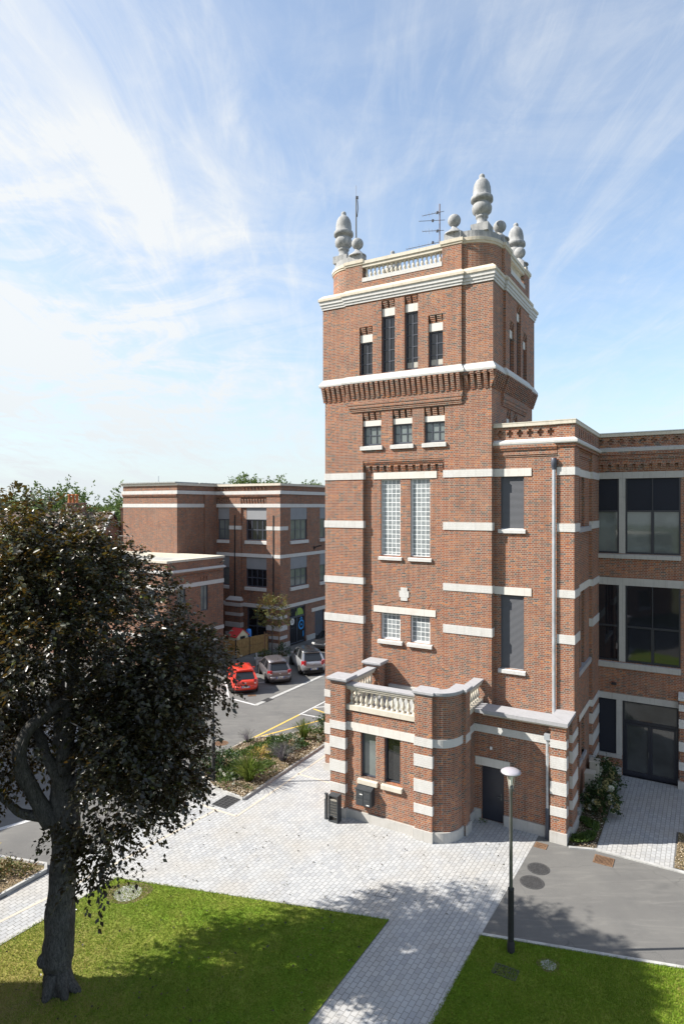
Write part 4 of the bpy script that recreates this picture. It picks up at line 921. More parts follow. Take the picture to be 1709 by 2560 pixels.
# path to the glass door
e0 = Vector((8.84, 21.98)); dd = Vector((12.46, 28.12)); g0 = Vector((10.95, 20.88)); g1 = Vector((12.3, 23.19)); w0_ = W(3.25, 7.3)
sheet('door_path', 'setts', [tuple(e0), tuple(g0), tuple(g1), tuple(g1 + Vector((8, -4.7))), tuple(W(12, 7.3)), tuple(W(.95, 7.3))], .005)
sheet('planting_soil', 'dark_soil', [tuple(W(0.0, .05)), tuple(e0), tuple(W(.95, 7.34)), tuple(W(-.1, 7.34))], .02)
sheet('gravel_bed', 'mulch', [tuple(g0 + Vector((.05, 0))), tuple(g1 + Vector((.05, -.05))), tuple(g1 + Vector((6, -3.6))), tuple(g0 + Vector((6, -3.6)))], .02)
bed = [(-4.02, 25.71), (-5.42, 26.73), (-6.4, 28.2), (-5.77, 30.34), (-4.78, 32.25), (-2.53, 33.1), (-.92, 34.05), (1.2, 35.0), (-.85, 31.61)]
def mound(name, mat, pts, z0, h, seed):
    """a bed whose surface rises and falls a little"""
    import mathutils.geometry as mg
    m = MB(False); xs = [p[0] for p in pts]; ys = [p[1] for p in pts]; cx, cy = sum(xs) / len(xs), sum(ys) / len(ys)
    rings = []
    for k in range(9):
        f = 1 - k / 8.0
        ring = []
        for i in range(len(pts)):
            p0, p1 = Vector(pts[i]), Vector(pts[(i + 1) % len(pts)])
            for s in range(6):
                p = p0.lerp(p1, s / 6); q = Vector((cx, cy)).lerp(p, max(f, .01))
                ring.append((q.x, q.y, z0 + h * (1 - f ** 3) * (.7 + .6 * mnoise.noise((q.x * .9 + seed, q.y * .9, 0)))))
        rings.append(ring)
    m.loops(rings); return structure(m, name, mat)
mound('island_bed', 'mulch', bed, .03, .16, 3.)
lbed = [(-9.69, 20.63), (-10.46, 19.29), (-16, 12), (-22, 18), (-14.5, 22.5), (-11.64, 21.45), (-9.86, 21.0)]
mound('left_bed', 'mulch', lbed, .03, .15, 9.)
sheet('lawn', 'lawn', [Lt, tuple(ll), tuple(ll + Vector((6, -6))), tuple(lb), Lr], .03)
rl0, rl1 = Vector((3.87, 17.6)), Vector((8.85, 16.32)); rd = (rl1 - rl0).normalized()
sheet('side_lawn', 'lawn', [tuple(rl0), tuple(pr), tuple(pr + Vector((14, 0))), tuple(rl0 + rd * 14)], .03)
strip('lawn_kerb', 'kerb_stone', [tuple(rl0 - rd * .05), tuple(rl0 + rd * 14)], .10, 0, .06)
strip('lawn_kerb', 'kerb_stone', [Lt, tuple(ll)], .14, 0, .045); strip('lawn_kerb', 'kerb_stone', [Lt, Lr], .07, 0, .04)
strip('road_kerb', 'kerb_stone', [tuple(W(.1, -.1)), tuple(e0), (11.17, 20.59), (19, 15.9)], .12, 0, .04)
strip('bed_kerb', 'kerb_stone', bed[:3] + bed[3:8], .10, 0, .10); strip('bed_kerb', 'kerb_stone', [bed[0], bed[8], (1.2, 35.0)], .10, 0, .10)
strip('bed_kerb', 'kerb_stone', [(-16, 12), (-10.46, 19.29), (-9.69, 20.63)], .10, 0, .12); strip('bed_kerb', 'kerb_stone', [(-9.69, 20.63), (-9.86, 21.0), (-11.64, 21.45), (-14.5, 22.5)], .10, 0, .1)
strip('paving_edge', 'kerb_stone', [(-10.3, 19.4), (-7.08, 24.34), (-5.9, 26.1)], .06, 0, .012)
# road details
sheet('light_paving', 'setts', [(-7.09, 39.38), (-8.37, 37.2), (-15.0, 30.8), (-17., 36.), (-8.69, 40.91)], .005)
strip('parking_kerb', 'kerb_stone', [(-5.17, 37.95), (-4.75, 38.68)], .28, 0, .02); strip('parking_kerb', 'kerb_stone', [(-4.45, 39.2), (1.5, 49.5)], .26, 0, .02)
for a, b, wd, mt in (((-5.17, 37.95), (-7.09, 39.38), .14, 'white_paint'), ((-7.09, 39.38), (-7.9, 42.95), .14, 'white_paint'), ((-2.45, 36.21), (-.2, 40.1), .10, 'white_paint'), ((-2.3, 36.3), (-.4, 35.3), .10, 'white_paint'), ((-1.65, 37.5), (0, 37.9), .10, 'white_paint'),
                     ((-4.68, 32.42), (-2.45, 36.21), .12, 'yellow_paint'), ((-4.68, 32.42), (-.2, 36.1), .12, 'yellow_paint'), ((-1.69, 37.28), (-.5, 36.0), .12, 'yellow_paint'),
                     ((-6.6, 46.0), (-6.0, 42.7), .10, 'white_paint'), ((-6.0, 42.7), (-5.1, 43.0), .10, 'white_paint'), ((-6.6, 48.7), (-6.9, 50), .10, 'white_paint'), ((-12.69, 23.39), (-10.9, 24.9), .2, 'white_paint'), ((-20, 17.5), (-12.69, 23.39), .2, 'white_paint'), ((-10.9, 24.9), (-9.7, 26.3), .2, 'white_paint')):
    strip('road_marking', mt, [a, b], wd, .002, .007)
for pts in ([(-4.07, 24.36), (-.82, 30.24), (.4, 32.4)], [(-4.07, 24.36), (-4.97, 24.87), (-5.6, 25.3)], [(-1.96, 28.21), (-.49, 27.27)], [(-11.5, 15.8), (-9.86, 18.17), (-7.75, 20.88), (-4.97, 24.87)]):
    strip('beige_paving_line', 'beige_line', pts, .10, .002, .0085)
strip('paving_cut', 'rubber', [(1.0, 19.4), (1.25, 19.85), (1.75, 19.7)], .015, .002, .0075); strip('paving_cut', 'rubber', [(1.0, 19.4), (1.5, 19.25), (1.75, 19.7)], .015, .002, .0075)

# ------------------------------------------------------------------ covers and gratings
def round_cover(x, y, r, mat, label, z=.008):
    m = MB(False).lathe(x, y, [(r, 0), (r, z), (r - .05, z + .004), (r - .06, z), (.01, z)], 28, False)
    k = 0
    for i in range(-6, 7):
        for j in range(-6, 7):
            px, py = i * r / 6.8, j * r / 6.8
            if math.hypot(px, py) < r * .85: m.box(x + px - r * .045, x + px + r * .045, y + py - r * .045, y + py + r * .045, z, z + .008)
    return solo(m, 'manhole_cover', mat, label, 'manhole cover')
round_cover(6.49, 20.84, .36, 'iron', 'round iron manhole cover in the asphalt, the one nearer the brick wing')
round_cover(6.05, 20.09, .38, 'iron', 'round iron manhole cover in the asphalt, the one nearer the lawn')
round_cover(-6.1, 31.87, .36, 'rust', 'round rusty manhole cover in the road beside the planted island')
round_cover(-6.61, 19.48, .42, 'kerb_stone', 'grey round manhole cover set in the sunny lawn', .036)
round_cover(5.37, 16.42, .2, 'kerb_stone', 'small grey inspection cover in the shaded lawn right of the lamp', .04)
sheet('bare_soil', 'mulch', [(-6.61 + .72 * math.cos(t) * (1 + .12 * math.sin(3 * t)), 19.5 + .55 * math.sin(t)) for t in [2 * math.pi * k / 18 for k in range(18)]], .034)
sheet('bare_soil', 'mulch', [(5.37 + .3 * math.cos(t) * (1 + .12 * math.sin(3 * t)), 16.42 + .26 * math.sin(t)) for t in [2 * math.pi * k / 18 for k in range(18)]], .037)
def grating(x, y, lx, ly, rz, mat, label, n=7, cross=2, z=.006):
    t = thing('drain_grating', label, 'grating', x, y, 0, rz)
    m = MB(False); c, s = math.cos(rz), math.sin(rz)
    def bx(x0, x1, y0, y1, z0, z1): m.hexa(*[[(x + px * c - py * s, y + px * s + py * c, zz) for px, py in ((x0, y0), (x1, y0), (x1, y1), (x0, y1))] for zz in (z0, z1)])
    f = .04
    bx(-lx / 2, lx / 2, -ly / 2, -ly / 2 + f, 0, z + .012); bx(-lx / 2, lx / 2, ly / 2 - f, ly / 2, 0, z + .012); bx(-lx / 2, -lx / 2 + f, -ly / 2 + f, ly / 2 - f, 0, z + .012); bx(lx / 2 - f, lx / 2, -ly / 2 + f, ly / 2 - f, 0, z + .012)
    for k in range(1, n): px = -lx / 2 + lx * k / n; bx(px - .012, px + .012, -ly / 2 + f, ly / 2 - f, z, z + .01)
    for k in range(1, cross): py = -ly / 2 + ly * k / cross; bx(-lx / 2 + f, lx / 2 - f, py - .018, py + .018, z, z + .011)
    m.build('grate', mat, t); q = MB(False); q.hexa(*[[(x + px * c - py * s, y + px * s + py * c, zz) for px, py in ((-lx / 2 + .01, -ly / 2 + .01), (lx / 2 - .01, -ly / 2 + .01), (lx / 2 - .01, ly / 2 - .01), (-lx / 2 + .01, ly / 2 - .01))] for zz in (0, z - .001)]); q.build('pit', 'rubber', t)
    return t
AV = math.pi / 2 - TH
grating(-4.68, 25.54, .95, .75, AV, 'iron', 'black square drain grating in the pale paving at the island corner', 6, 4)
grating(8.84, 21.31, .62, .55, -TH, 'rust', 'rusty square drain grating in the asphalt beside the kerb', 16, 1)
grating(7.01, 22.24, .42, .36, -TH, 'rust', 'small rusty cover at the foot of the wing corner pipe', 10, 3)
grating(4.19, 16.18, .62, .42, -TH, 'iron', 'dark slotted grating in the shaded lawn by the lamp foot', 9, 2, .036)
grating(-4.61, 38.95, .75, .42, AV, 'iron', 'dark gutter grating set in the car park kerb line', 10, 1, .012)
grating(-5.7, 39.9, .5, .4, R(10), 'rust', 'rusty flat cover in the road behind the red car', 12, 1)
m_ = MB(False).box(-5.6, -5.2, 44.0, 44.4, 0, .01)

# ------------------------------------------------------------------ street lamps
def lamp(label):
    t = thing('street_lamp', label, 'street lamp', 4.53, 16.92); x, y = 4.53, 16.92
    MB(False).tube([(x, y, 1.65), (x, y, 4.28)], [.05, .04], 14).build('pole', 'metal_grey', t)
    sl = MB(False).lathe(x, y, [(.10, 0), (.10, .28), (.076, .3), (.076, 1.66), (.084, 1.69), (.084, 1.74), (.055, 1.76)], 16)
    for k in range(22): sl.lathe(x, y, [(.078, .34 + k * .06), (.083, .36 + k * .06), (.078, .385 + k * .06)], 14)
    sl.build('sleeve', 'rubber', t)
    MB(False).lathe(x, y, [(.042, 4.2), (.05, 4.3), (.065, 4.42), (.062, 4.43), (.05, 4.5), (.02, 4.51)], 14).build('neck', 'metal_grey', t)
    a = MB(False)
    for k in range(4): g = math.pi / 4 + k * math.pi / 2; a.tube([(x + .055 * math.cos(g), y + .055 * math.sin(g), 4.42), (x + .125 * math.cos(g), y + .125 * math.sin(g), 4.83)], .009, 6)
    a.build('lamp_arms', 'cream_metal', t)
    MB(False).lathe(x, y, [(.02, 4.5), (.035, 4.52), (.075, 4.82)], 16).build('lamp_globe', 'lamp_white', t)
    MB(False).lathe(x, y, [(.02, 4.825), (.25, 4.835), (.265, 4.855), (.262, 4.875), (.2, 4.915), (.11, 4.945), (.02, 4.955)], 32).build('lamp_disc', 'lamp_disc', t)
    return t
lp = lamp('slim street lamp with flat pale disc head and black sleeve on the right lawn')
lp['group'] = 'street lamps with flat disc heads'
dup(lp, -5.57, 27.35, label='street lamp in the planted island, its head hidden by the dark tree')

# ------------------------------------------------------------------ things by the entrance
def litter_bin():
    a, b = toab(-.28, 23.98); t = gthing('litter_bin', 'dark grey open litter bin with slotted front beside the bay', 'bin', a, b)
    a0, a1, b0, b1 = a - .2, a + .2, b - .13, b + .17
    MB().box(a0, a0 + .03, b0, b1, 0, .98).box(a1 - .03, a1, b0, b1, 0, .98).box(a0, a1, b0, b1, .98, 1.02).box(a0 + .03, a1 - .03, b0, b1, 0, .06).build('frame', 'box_paint', t)
    m = MB()
    for k in range(11):
        u = a0 + .045 + k * .031
        for j in range(5): m.box(u, u + .016, b0 + .01, b0 + .02, .30 + j * .105 + .03 * (k % 2), .37 + j * .105 + .03 * (k % 2))
    m.box(a0 + .03, a1 - .03, b0 + .0, b0 + .012, .24, .28); m.build('slotted_front', 'box_paint', t)
    MB().box(a0 + .04, a1 - .04, b0 + .03, b1 - .03, .25, .86).build('litter', 'bin_litter', t)
    pa, pb = toab(-.6, 24.16); q = gthing('ash_post', 'slim dark ashtray post left of the litter bin', 'ashtray', pa, pb)
    MB().box(pa - .05, pa + .05, pb - .05, pb + .05, 0, .78).box(pa - .05, pa + .05, pb - .0, pb + .05, .78, .95).box(pa - .055, pa + .055, pb - .055, pb + .055, .95, .99).build('post', 'box_paint', q)
    MB().box(pa - .03, pa + .03, pb - .04, pb - .005, .8, .93).build('ash_tray', 'metal_grey', q)
litter_bin()
def mailbox():
    t = gthing('mailbox_unit', 'dark grey four door mailbox unit with sloping lid on the bay wall', 'mailbox', -6.85, -2.25)
    a0, a1, b0, b1, z0, z1 = -7.17, -6.53, -2.4, -2.1, .72, 1.31
    MB().box(a0, a1, b0, b1, z0, z1).build('body', 'box_paint', t)
    MB().hexa([(a0 - .015, b0 - .02, z1), (a1 + .015, b0 - .02, z1), (a1 + .015, b1, z1), (a0 - .015, b1, z1)], [(a0 - .015, b0 - .02, z1 + .03), (a1 + .015, b0 - .02, z1 + .03), (a1 + .015, b1, z1 + .15), (a0 - .015, b1, z1 + .15)]).build('lid', 'box_paint', t)
    for k, (u, z) in enumerate(((a0 + .04, 1.02), (a0 + .33, 1.02), (a0 + .04, .75), (a0 + .33, .75))):
        d = MB().box(u, u + .27, b0 - .012, b0 + .01, z, z + .25).build('mailbox_door', 'box_paint', t)
        MB().box(u + .04, u + .23, b0 - .018, b0 - .011, z + .19, z + .205).box(u + .02, u + .035, b0 - .02, b0 - .011, z + .14, z + .18).build('slot', 'metal_grey', d)
        if k in (0, 3): MB().box(u + .12, u + .24, b0 - .016, b0 - .012, z + .03 + .09 * (k == 0), z + .065 + .09 * (k == 0)).build('name_plate', 'plate_white', d)
mailbox()
for k, (b, h, lb) in enumerate(((3.55, 1.25, 'beige metal cabinet on the shaded wing wall, the one nearer the road'), (4.75, 1.3, 'beige metal cabinet on the shaded wing wall, the one nearer the glass door'))):
    m = MB().box(.02, .36, b, b + .42, .05, h).box(.0, .38, b - .02, b + .44, h, h + .04); o = gthing('utility_cabinet', lb, 'cabinet', .2, b + .2); m.build('cabinet_body', 'cream_metal', o)
    MB().box(.361, .372, b + .03, b + .39, .1, h - .05).build('door', 'cream_metal', o)
def roof_gear():
    x, y = W(-5.78, 2.6); t = thing('tv_antenna', 'rusty rooftop TV antenna mast with four aerials on the tower', 'antenna', x, y, 21.6)
    m = MB(False).tube([(x, y, 21.6), (x, y, 25.15)], .022, 8); m.build('mast', 'rust', t)
    for k, (z, n, L_) in enumerate(((24.75, 6, .75), (24.4, 7, .9), (23.95, 6, .75), (23.45, 11, 1.45))):
        tilt = .22 if k in (0, 3) else .05; pts = lambda s: (x - s * L_, y + .02, z - s * L_ * tilt + .05)
        a = MB(False).tube([pts(-.25), pts(1)], .012, 6)
        for j in range(n):
            p = pts(j / (n - 1) * .95 + .05); h = .11 + .06 * (j % 3 == 0) if k != 1 else .05
            a.tube([(p[0], p[1] - .12, p[2] - h), (p[0], p[1] + .12, p[2] + h)], .006, 5)
        a.box(x - .14 - .2 * (k % 2), x - .06 - .2 * (k % 2), y - .04, y + .06, z - .02, z + .07); a.build('aerial', 'wire', t)
    x, y = W(-10.1, 2.9); t = thing('flagpole', 'thin pale pole with dark bracket rising behind the left acorn', 'pole', x, y, 21.6)
    MB(False).tube([(x, y, 21.6), (x, y, 26.6)], [.045, .03], 10).build('pole', 'metal_grey', t)
    h = MB(False).tube([(x, y, 26.6), (x, y, 27.2)], .008, 6); h.box(x - .02, x + .1, y - .04, y + .04, 26.55, 26.68); h.tube([(x + .06, y, 26.5), (x + .09, y, 26.1), (x + .04, y, 25.7)], .02, 6); h.build('pole_head', 'wire', t)
    x, y = W(-38.6, 17.5); t = thing('roof_aerial', 'thin upright aerial on the roof of the far mill', 'antenna', x, y, 13.9)
    MB(False).tube([(x, y, 13.9), (x, y, 14.7)], .03, 6).build('rod', 'pylon_steel', t)
roof_gear()

# ------------------------------------------------------------------ fence, playhouse, planter
def fence():
    pts = [(-30.2, 15.35), (-27.71, 15.2), (-27.73, 16.9), (-27.26, 18.8)]
    c = [W(*p) for p in pts]; t = thing('wooden_fence', 'honey coloured wooden board fence with black posts in front of the mill', 'fence', c[1].x, c[1].y)
    for i in range(3):
        p, q = c[i], c[i + 1]; d = (q - p).normalized(); n = Vector((-d.y, d.x)) * .02; m = MB(False)
        L_ = (q - p).length; k = max(1, int(L_ / .115))
        for j in range(k):
            s0, s1 = p + d * (L_ * j / k + .004), p + d * (L_ * (j + 1) / k - .004); h = 1.42 + .012 * ((j * 7) % 3)
            for z0, z1 in ((.06, .73), (.75, h)): m.hexa([(x.x, x.y, z0) for x in (s0 - n, s1 - n, s1 + n, s0 + n)], [(x.x, x.y, z1) for x in (s0 - n, s1 - n, s1 + n, s0 + n)])
        m.build('board_panel', 'fence_wood', t)
    for p in c[1:]: MB(False).box(p.x - .045, p.x + .045, p.y - .045, p.y + .045, 0, 1.5).build('post', 'rubber', t)
fence()
def playhouse():
    p = W(-28.7, 16.7); t = thing('playhouse', 'cream plastic playhouse with red roof and green base behind the fence', 'playhouse', p.x, p.y, 0, R(-38))
    x, y = p.x, p.y; m = MB(False); c, s = math.cos(R(-38)), math.sin(R(-38))
    def T_(q): return (x + q[0] * c - q[1] * s, y + q[0] * s + q[1] * c, q[2])
    def hx(mm, x0, x1, y0, y1, z0, z1): mm.hexa([T_(q) for q in ((x0, y0, z0), (x1, y0, z0), (x1, y1, z0), (x0, y1, z0))], [T_(q) for q in ((x0, y0, z1), (x1, y0, z1), (x1, y1, z1), (x0, y1, z1))])
    w1 = MB(False); w1.loops([[T_((xx, yy, zz)) for yy, zz in ((-.6, .3), (.6, .3), (.6, 1.55), (0, 2.02), (-.6, 1.55))] for xx in (-.5, .5)]); w1.build('wall', 'toy_cream', t)
    b = MB(False); hx(b, -.52, .52, -.68, .68, 0, .95); b.build('base', 'toy_green', t)
    for sg in (-1, 1):
        r = MB(False); r.loops([[T_((xx, yy, zz)) for yy, zz in ((0, 2.03), (sg * .74, 1.45), (sg * .74, 1.52), (0, 2.10))] for xx in (-.58, .56)]); r.build('roof', 'toy_red', t)
    d = MB(False); hx(d, .49, .53, -.25, .25, 1.0, 1.5); d.build('opening', 'rubber', t)
    q = W(-28.35, 17.6); o = MB(False).lathe(q.x, q.y, [(.1, 0), (.2, .05), (.22, .5), (.22, 1.75), (.17, 1.88), (.05, 1.92)], 16); solo(o, 'water_barrel', 'toy_blue', 'small round blue plastic tub behind the playhouse roof', 'tub')
playhouse()

# ------------------------------------------------------------------ foliage
def leaves_mesh(name, P, D, Nn, Ln, Wd, rnd, mat, parent=None, fold=.18):
    """P base points, D leaf direction, Nn leaf normal, Ln length, Wd width: one mesh of folded leaf blades (world coords)"""
    P, D, Nn = (np.asarray(x, float) for x in (P, D, Nn)); Ln = np.asarray(Ln, float)[:, None]; Wd = np.asarray(Wd, float)[:, None]
    D /= np.linalg.norm(D, axis=1, keepdims=True) + 1e-9; S = np.cross(D, Nn); S /= np.linalg.norm(S, axis=1, keepdims=True) + 1e-9; Nn = np.cross(S, D)
    a = P; m1 = P + D * Ln * .45; l = m1 - S * Wd * .5 + Nn * Wd * fold; r = m1 + S * Wd * .5 + Nn * Wd * fold; tip = P + D * Ln - Nn * Ln * .08
    n = len(P); co = np.stack([a, l, tip, r], 1).reshape(-1, 3)
    if parent is not None:
        x, y, z0, rz = ROOT[parent.name]; c, s = math.cos(-rz), math.sin(-rz); dx, dy = co[:, 0] - x, co[:, 1] - y
        co = np.stack([dx * c - dy * s, dx * s + dy * c, co[:, 2] - z0], 1)
    b = np.arange(n)[:, None] * 4; tri = np.concatenate([b + np.array([[0, 2, 1]]), b + np.array([[0, 3, 2]])], 1).reshape(-1)
    me = bpy.data.meshes.new(name); me.vertices.add(n * 4); me.vertices.foreach_set('co', co.ravel().astype(np.float32))
    me.loops.add(len(tri)); me.loops.foreach_set('vertex_index', tri.astype(np.int32)); me.polygons.add(n * 2)
    me.polygons.foreach_set('loop_start', (np.arange(n * 2) * 3).astype(np.int32)); me.polygons.foreach_set('loop_total', np.full(n * 2, 3, np.int32))
    at = me.attributes.new('rnd', 'FLOAT', 'POINT'); at.data.foreach_set('value', np.repeat(np.asarray(rnd, float), 4).astype(np.float32))
    me.materials.append(MATS[mat]); me.update(calc_edges=True); o = bpy.data.objects.new(name, me)
    put(o, parent); return o
def sprays(rs, base, out, n_leaf, length, leaf, droop=.35, rise=.1):
    """twigs with alternate leaves; returns arrays P, D, N, L, W and the list of twig polylines"""
    n = len(base); k = n_leaf
    t = (np.arange(k) + .6) / k; t = np.repeat(t[None], n, 0) + rs.uniform(-.03, .03, (n, k))
    out = out / (np.linalg.norm(out, axis=1, keepdims=True) + 1e-9); L_ = length * rs.uniform(.6, 1.3, (n, 1))
    side = np.cross(out, np.array([0, 0, 1.])) + rs.normal(0, .25, (n, 3)); side /= np.linalg.norm(side, axis=1, keepdims=True) + 1e-9
    pos = base[:, None] + out[:, None] * (L_ * t)[..., None] + np.array([0, 0, 1.]) * (L_ * (rise * t - droop * t ** 2))[..., None] + rs.normal(0, leaf * .3, (n, k, 3))
    sg = np.where(np.arange(k) % 2 == 0, 1., -1.)[None, :, None]
    D = out[:, None] * .75 + side[:, None] * sg * .8 + np.array([0, 0, -.35]) + rs.normal(0, .25, (n, k, 3))
    up = np.cross(side, out); up *= np.sign(up[:, 2:3]) ; Nn = up[:, None] + rs.normal(0, .42, (n, k, 3))
    ln = leaf * rs.uniform(.5, 1.4, (n, k)); return pos.reshape(-1, 3), D.reshape(-1, 3), Nn.reshape(-1, 3), ln.ravel(), (ln * .62).ravel()

def copper_beech():
    rs = np.random.RandomState(11); bx, by = -7.03, 15.62
    T = thing('copper_beech', 'large dark leaved copper beech with thick grey trunk on the lawn', 'tree', bx, by)
    # trunk and limbs
    m = MB(False)
    def limb(pts, rad, seg=16, lump=.05):
        n = max(8, len(pts) * 5); P = [Vector(p) for p in pts]; out = []; rr = []
        for i in range(n + 1):                                       # Catmull-Rom
            f = i / n * (len(P) - 1); k = min(int(f), len(P) - 2); u = f - k
            p0, p1, p2, p3 = P[max(k - 1, 0)], P[k], P[k + 1], P[min(k + 2, len(P) - 1)]
            out.append(.5 * ((2 * p1) + (p2 - p0) * u + (2 * p0 - 5 * p1 + 4 * p2 - p3) * u * u + (3 * p1 - p0 - 3 * p2 + p3) * u ** 3)); rr.append(rad[k] * (1 - u) + rad[k + 1] * u)
        s0 = len(m.v); m.tube(out, rr, seg)
        for i in range(s0, len(m.v)):
            v = Vector(m.v[i]); nv = mnoise.noise_vector(v * 1.7) * lump + mnoise.noise_vector(v * 5.) * lump * .3; m.v[i] = tuple(v + nv)
    limb([(bx + .02, by, -.1), (bx + .02, by, .28), (bx + .03, by, .60), (bx - .03, by, .74), (bx, by, 1.1), (bx + .06, by, 2.0), (bx + .14, by, 3.0), (bx + .17, by + .05, 3.9), (bx + .1, by + .1, 4.6), (bx + .05, by + .1, 5.2)], [.35, .27, .27, .37, .37, .345, .335, .335, .30, .22], 26, .06)
    limb([(bx - .1, by - .1, 4.2), (bx - .45, by - .3, 5.0), (bx - .72, by - .45, 5.8), (bx - .6, by - .35, 6.5), (bx - .2, by - .1, 6.9), (bx + .5, by + .3, 7.5), (bx + 1.2, by + .8, 8.3)], [.22, .19, .17, .16, .14, .1, .05], 14)
    limb([(bx + .1, by + .1, 4.6), (bx + .1, by + .2, 6.0), (bx + .25, by + .3, 7.4), (bx + .2, by + .2, 9.), (bx - .1, by, 10.8)], [.3, .22, .18, .12, .05], 12)
    limb([(bx + .1, by, 5.1), (bx - .3, by + .0, 5.8), (bx - .6, by + .2, 6.3), (bx - 1.4, by + .5, 7.6), (bx - 2.2, by + .6, 9.)], [.14, .13, .12, .09, .04], 10)
    limb([(bx - .25, by - .15, 4.4), (bx - .75, by - .3, 4.5), (bx - 1.0, by - .4, 4.8), (bx - 1.6, by - .7, 5.6)], [.14, .11, .09, .04], 10)
    limb([(bx + .2, by + .1, 4.8), (bx + 1.0, by + .1, 5.6), (bx + 2.0, by - .1, 6.0), (bx + 3.0, by - .2, 6.0)], [.2, .13, .09, .03], 10)
    limb([(bx + .2, by + .3, 5.6), (bx + 1.1, by + 1.0, 6.9), (bx + 1.9, by + 1.4, 8.0), (bx + 2.6, by + 1.8, 8.8)], [.17, .12, .08, .03], 10)
    limb([(bx - .1, by + .2, 6.0), (bx - .5, by + 1.2, 7.4), (bx - 1.1, by + 2., 8.9)], [.15, .1, .04], 10)
    for q, rr in (((bx - .25, by - .16, .85), .19), ((bx + .40, by - .12, 3.45), .16), ((bx + .38, by - .2, 3.1), .15)):
        m.lathe(q[0], q[1], [(rr * math.sin(R(t)), q[2] - rr * .9 * math.cos(R(t))) for t in range(6, 180, 18)], 12)
    for g, q in ((-8, .62), (75, .5), (160, .42), (250, .45), (315, .5)): m.tube([(bx + .16 * math.cos(R(g)), by + .16 * math.sin(R(g)), .5), (bx + .3 * math.cos(R(g)), by + .3 * math.sin(R(g)), .2), (bx + q * math.cos(R(g)), by + q * math.sin(R(g)), -.06)], [.16, .15, .07], 10)
    m.build('trunk', 'beech_bark', T)
    # crown: many twigs spread over the hulls of leafy masses
    E = [((-6.9, 15.7, 8.1), (3.25, 3.3, 2.8), 1450), ((-8.0, 15.6, 9.9), (2.5, 2.4, 2.2), 800), ((-5.0, 15.2, 6.6), (1.4, 1.9, 1.4), 560), ((-5.5, 15.1, 4.75), (.95, 1.1, .85), 210), ((-5.75, 15.0, 3.75), (.32, .4, .65), 40),
         ((-9.6, 15.6, 5.9), (1.7, 2.0, 1.35), 420), ((-4.1, 15.4, 8.0), (1.0, 1.4, 1.0), 300), ((-9.9, 15.8, 8.2), (2.0, 2.4, 2.2), 450), ((-4.4, 15.2, 5.7), (.8, 1.1, .8), 170), ((-6.6, 16.2, 6.3), (1.6, 1.2, .9), 260), ((-7.9, 15.2, 11.0), (.7, .7, 1.15), 110), ((-6.7, 15.3, 10.6), (1.0, 1.0, .9), 160)]
    B, O = [], []
    for c, r, n in E:
        n = int(n * 1.7)
        d = rs.normal(0, 1, (n, 3)); d /= np.linalg.norm(d, axis=1, keepdims=True); f = 1 - np.abs(rs.normal(0, .2, (n, 1))); f = np.clip(f, .2, 1.0)
        lump = np.array([mnoise.noise(Vector(v) * 2.3 + Vector(c)) for v in d])[:, None]
        p = np.array(c) + d * np.array(r) * f * (1 + .20 * lump)
        B.append(p); o = d * np.array([1, 1, .45]) + rs.normal(0, .35, (n, 3)); O.append(o)
    B = np.concatenate(B); O = np.concatenate(O)
    # clearings: gaps kept open round the fork and here and there through the mass
    keep = np.ones(len(B), bool)
    for c, r in (((-7.55, 14.6, 5.9), .95), ((-7.2, 13.9, 5.0), .85), ((-7.1, 13.6, 4.2), .9), ((-6.0, 13.9, 5.6), .35), ((-7.7, 14.0, 6.6), .6)):
        keep &= np.linalg.norm((B + O * .25 - np.array(c)) / np.array([1, 1.3, 1]), axis=1) > r
    for q in ((-7.2, 15.4, 4.6), (-7.55, 15.3, 5.3), (-7.8, 15.15, 6.1), (-7.6, 15.25, 6.8), (-7.1, 15.6, 6.9), (-6.95, 15.7, 5.4), (-6.9, 15.7, 6.2)):
        q = np.array(q); e = np.array([0, 0, 12.]) - q; e /= np.linalg.norm(e); r = B + O * .3 - q; tt = np.clip(r @ e, 0, 3.4); keep &= (np.linalg.norm(r - tt[:, None] * e, axis=1) > .42) | (r @ e < -.2)
    Ls = np.array(Ldir)
    for g, rr in (((.25, 14.9, 0), .62), ((.9, 14.4, 0), .5), ((-1.2, 16.3, 0), .28), ((-2.2, 17.3, 0), .22), ((.2, 16.9, 0), .25), ((2.0, 17.0, 0), .3), ((-3.1, 16.6, 0), .25)):     # holes where sun flecks reach the ground
        r = B + O * .3 - np.array(g); keep &= np.linalg.norm(r - (r @ Ls)[:, None] * Ls, axis=1) > rr
    gap = np.array([mnoise.noise(Vector(v) * .95) for v in B]); keep &= gap > -.28
    B, O = B[keep], O[keep]
    P, D, Nn, ln, wd = sprays(rs, B, O, 18, .74, .118, .45, .12)
    rnd = np.clip(rs.beta(1.6, 2.2, len(P)) + .28 * np.clip((P[:, 2] - 8.6) / 3, 0, 1) + .2 * np.clip((-7.0 - P[:, 0]) / 2, 0, 1), 0, 1)  # leaf tone lifted towards top and left: the sunlit side is painted in
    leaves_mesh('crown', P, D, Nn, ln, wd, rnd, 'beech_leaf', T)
    tw = MB(False)
    for i in rs.choice(len(B), 700, False):
        b = Vector(B[i]); o = Vector(O[i]).normalized(); tw.tube([b - o * .55, b - o * .1, b + o * .35 + Vector((0, 0, -.05))], [.014, .009, .004], 4)
    tw.build('twigs', 'beech_bark', T)
copper_beech()

